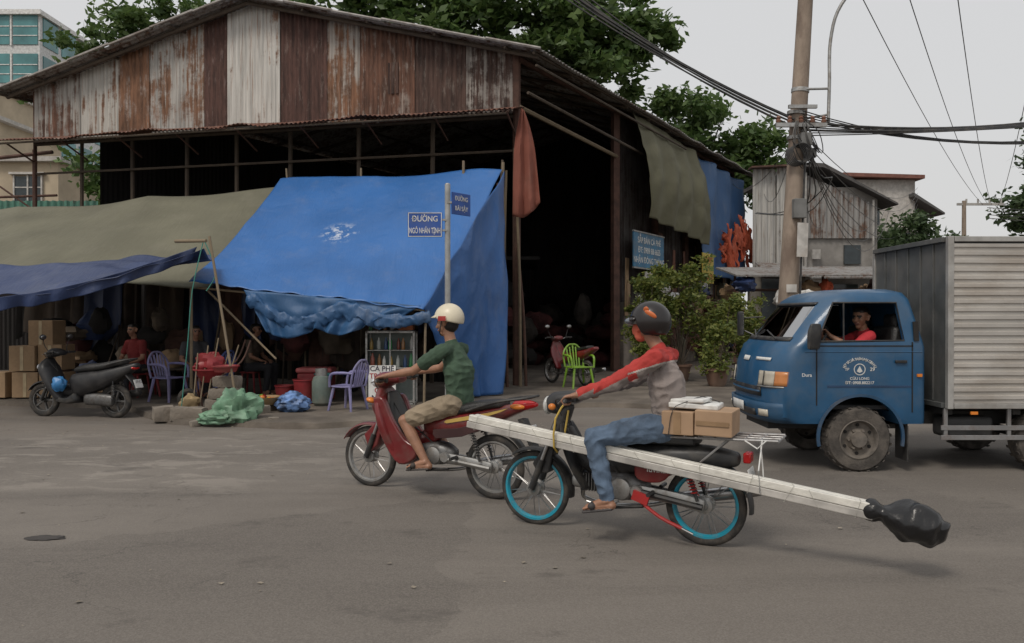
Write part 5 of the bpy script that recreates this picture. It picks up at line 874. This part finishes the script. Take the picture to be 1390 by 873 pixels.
def hull(off,zs):
    R=[];n1=24
    for z,xf,xb,hw in zs:
        xf+=off; xb-=off; hw-=off; r=[]
        for k in range(n1+1):
            a=-math.pi/2+math.pi*k/n1; sy=math.sin(a); cy=math.cos(a); y=hw*math.copysign(abs(sy)**(2/PW),sy); r.append((xf+CD*(1-abs(cy)**(2/PW)),y,z))
        rb=.07
        for k in range(5): a=math.pi/2*k/4; r.append((xb-rb+rb*math.sin(a),hw-rb+rb*math.cos(a),z))
        for k in range(5): a=math.pi/2*k/4; r.append((xb-rb+rb*math.cos(a),-(hw-rb)-rb*math.sin(a),z))
        R.append(r)
    m=len(R[0]); vs=[p for r in R for p in r]; fs=[(i*m+j,i*m+(j+1)%m,(i+1)*m+(j+1)%m,(i+1)*m+j) for i in range(len(R)-1) for j in range(m)]
    fs.append(tuple(range(m))); fs.append(tuple(range((len(R)-1)*m,len(R)*m))); return vs,fs
cab=O('cab',hull(0,SEC),bluP,tk,False)
inn=O('cut',hull(.05,[(max(.62,z) if z<1.8 else z-.05,a,b,c) for z,a,b,c in SEC if z!=.56]),None,tk,False); boolean(cab,inn)
boolean(cab,O('cut',g_ext([(3.13,1.35),(3.31,1.74),(3.96,1.74),(4.02,1.36)],-1.3,1.3),None,tk,False))
boolean(cab,O('cut',(lambda g:([(v[1]*1,v[0],v[2]) for v in g[0]],g[1]))(g_ext([(-.66,1.38),(-.60,1.73),(.60,1.73),(.66,1.38)],2.3,3.27)),None,tk,False))
boolean(cab,O('cut',g_cyl((3.57,-1.3,.36),(3.57,1.3,.36),.42,n=40),None,tk,False))
cab.data.materials.clear(); cab.data.materials.append(bluP); cab.data.polygons.foreach_set('use_smooth',[True]*len(cab.data.polygons)); cab.data.set_sharp_from_angle(angle=math.radians(35))
def fpatch(nm,y0,y1,z0,z1,off,mt,ny=14,nz_=4,solid=.0,ang=60):
    vs=[];fs=[]
    for j in range(nz_+1):
        for i in range(ny+1):
            y=y0+(y1-y0)*i/ny; z=z0+(z1-z0)*j/nz_; s=sec(z); yy=max(-s[3]*.9995,min(s[3]*.9995,y)); e=max(0,(abs(yy)/s[3]-.8)/.2)
            vs.append((fx(yy,z)-off*(1-.6*e),yy-math.copysign(-off*e,yy),z))
    for j in range(nz_):
        for i in range(ny): k=j*(ny+1)+i; fs.append((k,k+1,k+ny+2,k+ny+1))
    return O(nm,(vs,fs),mt,tk,True,solid=solid,ang=ang)
tg=glassM('windscreen_glass',(.3,.38,.36),.04,.99,.5); fpatch('windscreen',-.66,.66,1.375,1.735,-.012,tg,20,6)
fpatch('windscreen_seal',-.68,.68,1.345,1.385,.006,blk,20,2,.01); fpatch('windscreen_seal_top',-.61,.61,1.725,1.75,.006,blk,20,2,.01)
fpatch('bumper',-.82,.82,.5,.7,.035,M('bumper_blue',(.017,.07,.145),.55,dirt=.45,dcol=(.1,.11,.12)),30,4,.03); fpatch('bumper_slot',-.45,.45,.55,.62,.055,blk,16,2,.01)
fpatch('grille',-.5,.5,.76,.86,.008,blk,16,2,.01); fpatch('grille_bar',-.5,.5,.8,.82,.02,bluP,16,2,.01)
lensM=M('truck_lens',(.5,.46,.38),.15)
for s_ in(-1,1):
    fpatch('headlight_%d'%s_,s_*.46,s_*.69,.88,1.03,.012,lensM,10,4,.015); fpatch('indicator_%d'%s_,s_*.695,s_*.785,.88,1.03,.012,M('amber_dull',(.5,.2,.07),.25),12,4,.015); fpatch('headlight_rim_%d'%s_,s_*.44,s_*.795,.86,.876,.012,alu,12,1,.01); fpatch('headlight_divider_%d'%s_,s_*.565,s_*.575,.88,1.03,.03,blk,2,2,.006)
    fpatch('fog_lamp_%d'%s_,s_*.52,s_*.66,.56,.63,.055,lensM,6,2,.01)
fpatch('white_emblem',-.1,.1,1.12,1.17,.01,white,6,2,.004); fpatch('front_lettering_strip',-.6,-.3,1.14,1.17,.01,white,6,1,.003); fpatch('front_reg_plate',-.2,.2,.58,.68,.075,white,6,2,.006)
O('wipers',[g_tube([(fx(y,1.36)-.03,y,1.36),(fx(y+.4,1.45)-.02,y+.42,1.45)],.008,6) for y in(-.5,.05)],blk,tk)
O('door_seams',[g_box((3.12,-.8015,1.0),(.012,.006,.62)),g_box((4.1,-.8015,.98),(.012,.006,.72)),g_box((3.61,-.8015,1.30),(.99,.006,.012))],darkM,tk,False); O('door_handle',g_box((3.98,-.812,1.14),(.12,.025,.03)),blk,tk,True,.006); O('side_crease',[g_tube([(3.0,-.8,1.24),(4.2,-.8,1.24)],.006,5)],bluP,tk); O('side_stripe',[g_box((3.66,-.802,.885),(.86,.005,.02))],M('strp',(.02,.05,.11),.4),tk,False)
O('window_trim',[g_tube([(3.13,-.79,1.345),(3.31,-.735,1.745),(3.96,-.735,1.745),(4.02,-.79,1.355),(3.13,-.8,1.345)],.011,6),g_tube([(3.4,-.79,1.35),(3.42,-.735,1.74)],.009,6)],blk,tk); O('cab_vent',g_box((4.14,-.79,1.45),(.05,.02,.2),(-.13,0,0)),darkM,tk,False); O('side_marker',g_box((4.17,-.808,1.0),(.05,.02,.03)),amber,tk,False)
O('wheel_arch_trim',g_lathe([(.42,-.815),(.45,-.815),(.45,-.79),(.42,-.79)],(3.57,0,.36),'Y',28,True,-.2,math.pi+.2),M('arch_blue',(.012,.06,.13),.5,dirt=.4),tk)
lx,lz=3.56,1.06
O('door_logo_ring',[g_lathe([(.052,-.8035),(.06,-.8035),(.06,-.8015),(.052,-.8015)],(lx,0,lz),'Y',28,True),g_ext([(lx-.03,lz-.02),(lx,lz+.035),(lx+.03,lz-.02),(lx,lz-.035)],-.8035,-.8015)],white,tk,False)
sarc='HỢP TÁC XÃ THƯƠNG MẠI DỊCH VỤ'
for k,chh in enumerate(sarc):
    if chh==' ': continue
    a=math.radians(152-124*k/(len(sarc)-1)); rr=.155
    t_=text('door_arc_%d'%k,chh,.036,(lx+rr*math.cos(a)*1.15,-.8035,lz-.045+rr*math.sin(a)*.98),0,white,tk); t_.rotation_euler=(math.pi/2,-(a-math.pi/2),0)
for i,(tt,z_,sz,xx) in enumerate((('CỬU LONG',.965,.038,lx),('ĐT: 0908.882217',.922,.042,lx),('TP',1.06,.04,lx-.13),('29',1.06,.05,lx+.13))): text('door_text_%d'%i,tt,sz,(xx,-.8035,z_),0,white,tk)
text('door_model_text','Dura',.05,(3.02,-.80,1.0),0,white,tk)
inM=M('cab_interior',(.03,.03,.032),.8); O('floor',g_box((3.6,0,.66),(1.1,1.4,.04)),inM,tk,False); O('dashboard',g_sweep([(3.0,-.66,1.22,.16,.12),(3.0,.66,1.22,.16,.12)],(1,0,0),14,3),inM,tk); O('seats',[g_box((3.8,y_,.92),(.45,.52,.16)) for y_ in(-.38,.3)]+[g_box((4.02,y_,1.22),(.13,.5,.56),(0,.12,0)) for y_ in(-.38,.3)]+[g_box((4.08,y_,1.55),(.09,.26,.16)) for y_ in(-.38,.3)],seatM,tk,True,.05)
O('far_window_film',g_box((3.62,.765,1.55),(.8,.008,.38),(.13,0,0)),glassM('film',(.12,.14,.14),.1,.97),tk,False)
R_=Euler((0,-1.0,0)).to_matrix(); v_,f_=g_lathe([(.19+.014*math.cos(a),.014*math.sin(a)) for a in [k*math.pi/4 for k in range(8)]],(0,0,0),'Z',28,True); O('steering_wheel',[([R_@V(p)+V((3.27,-.36,1.33)) for p in v_],f_),g_tube([(3.27,-.36,1.33),(3.1,-.36,1.2)],.02,8),g_tube([(3.27,-.54,1.33),(3.27,-.18,1.33)],.012,6)],blk,tk)
O('near_mirror',[g_sweep([(3.04,-.93,1.28,.08,.025),(3.05,-.93,1.43,.09,.035),(3.06,-.93,1.52,.07,.02)],(.86,.5,0),14,3)],blk,tk); O('mirror_arms',[g_tube([(3.1,-.8,1.33),(3.0,-.93,1.36)],.01,6),g_tube([(3.08,-.79,1.5),(3.05,-.93,1.5)],.01,6),g_tube([(3.0,.75,1.35),(2.82,.9,1.45)],.01,6),g_tube([(3.05,.75,1.6),(2.82,.9,1.58)],.01,6)],blk,tk); O('far_mirror',g_sweep([(2.82,.9,1.38,.08,.03),(2.82,.9,1.65,.08,.03)],(0,1,0),14,3),blk,tk)
mud=M('dusty_wheel',(.13,.115,.1),.9,var=.35,sc=9,dirt=.6,dcol=(.2,.17,.14),dsc=7); tt_=M('dusty_tyre',(.07,.062,.055),.95,var=.3,sc=10,bump=.4,bsc=40,dirt=.6,dcol=(.15,.13,.11),dsc=5)
def twheel(nm,x,y,sd_):
    R=.335; pf=[(.2,-.09),(.26,-.1),(.31,-.095),(.33,-.07),(.335,0),(.33,.07),(.31,.095),(.26,.1),(.2,.09)]
    O(nm+'_tyre',g_lathe(pf,(x,y,R),'Y',48,True),tt_,tk); O(nm+'_tread',[g_box((x+R*math.cos(a),y+.03*(-1)**k,R+R*math.sin(a)),(.008,.13,.03),(0,-a,0)) for k,a in enumerate([q*2*math.pi/44 for q in range(44)])],tt_,tk,False)
    O(nm+'_rim',[g_lathe([(.205,sd_*.095),(.195,sd_*.1),(.185,sd_*.08),(.17,sd_*.04),(.12,sd_*.03),(.1,sd_*.05),(.085,sd_*.06),(.08,sd_*.1),(0,sd_*.105)],(x,y,R),'Y',36)],mud,tk); O(nm+'_nuts',[g_cyl((x+.1*math.cos(a),y+sd_*.04,R+.1*math.sin(a)),(x+.1*math.cos(a),y+sd_*.08,R+.1*math.sin(a)),.014,n=8) for a in [q*math.pi/3 for q in range(6)]],mud,tk)
    O(nm+'_rim_holes',[g_cyl((x+.147*math.cos(a),y+sd_*.03,R+.147*math.sin(a)),(x+.147*math.cos(a),y+sd_*.043,R+.147*math.sin(a)),.018,n=10) for a in [q*math.pi/3+.5 for q in range(6)]],darkM,tk)
for nm,x_ in(('front',3.57),('rear',5.52)): twheel(nm+'_near_wheel',x_,-.68,-1); twheel(nm+'_far_wheel',x_,.68,1)
O('chassis',[g_box((5.3,s_*.36,.52),(4.4,.08,.14)) for s_ in(-1,1)]+[g_cyl((x_,-.6,.335),(x_,.6,.335),.05) for x_ in(3.57,5.52)]+[g_box((4.5+.7*k,0,.62),(.08,1.5,.06)) for k in range(5)]+[g_box((3.5,0,.5),(1.5,.8,.2))],M('chassis_dark',(.03,.03,.03),.8,dirt=.5,dcol=(.1,.085,.07)),tk,False)
O('fuel_tank',g_box((4.75,-.55,.45),(.5,.3,.22)),M('tnk',(.05,.05,.05),.6),tk,True,.04); O('side_guard',[g_box((4.95,-.79,.46),(1.1,.02,.05)),g_box((4.95,-.79,.36),(1.1,.02,.05)),g_box((4.45,-.78,.5),(.04,.03,.32)),g_box((5.1,-.78,.5),(.04,.03,.32)),g_box((6.6,-.79,.42),(1.4,.02,.06))],rackM,tk,False,.004); O('mud_flaps',[g_box((4.05,-.68,.3),(.015,.26,.36)),g_box((5.98,-.68,.3),(.015,.26,.36))],blk,tk,False); O('side_marker_lamp',[g_box((4.7,-.86,.62),(.07,.02,.03))],amber,tk,False)
X0,X1,Z0,Z1,HW=4.43,7.75,.66,2.42,.86
ribM=M('box_ribbed_steel',(.48,.455,.42),.45,.3,var=.14,sc=2,dirt=.5,dcol=(.3,.25,.2),dsc=2.2,st=(.6,1,1.6)); boxf=M('box_front_grey',(.09,.095,.095),.55,.2,dirt=.5,dcol=(.15,.14,.13))
prof=[];z=Z0+.06;pt=.0815
while z<Z1-.1: prof+=[(z,0),(z+pt*.42,0),(z+pt*.5,.016),(z+pt*.92,.016)]; z+=pt
for s_ in(-1,1):
    vs=[];nx=16
    for z,o in prof:
        for q in range(nx+1): x_=X0+.05+(X1-X0-.1)*q/nx; vs.append((x_,s_*(HW-.012+o+.006*nz(x_*2,z*2)),z+.004*nz(x_*1.5,z*3,5)))
    O('ribbed_side_%d'%s_,(vs,[(i*(nx+1)+q,i*(nx+1)+q+1,(i+1)*(nx+1)+q+1,(i+1)*(nx+1)+q) for i in range(len(prof)-1) for q in range(nx)]),ribM,tk,True,ang=25)
O('box_core',g_box(((X0+X1)/2,0,(Z0+Z1)/2),(X1-X0-.04,2*HW-.07,Z1-Z0-.04)),boxf,tk,False)
O('box_frame',[g_box((x_,s_*(HW-.02),(Z0+Z1)/2),(.06,.06,Z1-Z0)) for x_ in(X0+.03,X1-.03) for s_ in(-1,1)]+[g_box(((X0+X1)/2,s_*(HW-.02),z_),(X1-X0-.13,.056,.055)) for z_ in(Z0+.03,Z1-.03) for s_ in(-1,1)],M('frame_steel',(.42,.41,.39),.45,.5,dirt=.4),tk,False,.006)
O('box_front_rails',[g_box((X0-.004,0,z_),(.05,2*HW-.13,.05)) for z_ in(Z0+.03,Z1-.03)]+[g_box((X0+.012,y_,(Z0+Z1)/2),(.02,.02,Z1-Z0-.12)) for y_ in(-.55,-.28,0,.28,.55)],boxf,tk,False,.004); O('box_rear_doors',[g_box((X1,s_*.41,(Z0+Z1)/2),(.05,.78,Z1-Z0-.15)) for s_ in(-1,1)],ribM,tk,False,.01)
dr=E('truck_driver',(0,9.1,0))
figure('driver',dict(pel=(3.78,-.38,1.02),chest=(3.8,-.38,1.25),neck=(3.78,-.39,1.44),head=(3.745,-.40,1.585),shl=(3.77,-.56,1.39),shr=(3.8,-.2,1.39),ell=(3.55,-.62,1.27),elr=(3.56,-.12,1.26),wrl=(3.36,-.52,1.40),wrr=(3.38,-.2,1.4),grl=(3.3,-.5,1.44),grr=(3.3,-.22,1.44),
  hipl=(3.78,-.47,1.02),hipr=(3.78,-.29,1.02),knl=(3.38,-.5,1.05),knr=(3.38,-.26,1.05),anl=(3.25,-.5,.75),anr=(3.25,-.26,.75),toel=(3.12,-.5,.71),toer=(3.12,-.26,.71)),{'skin':skin,'shirt':M('driver_red',(.45,.03,.04),.85),'pants':dp,'hair':hairM,'lip':lipM,'eye':eyeM,'shoe':blk},dr,.0065,True,False,hf=(-.8,-.6,0))
print('OBJECTS',len(bpy.data.objects))
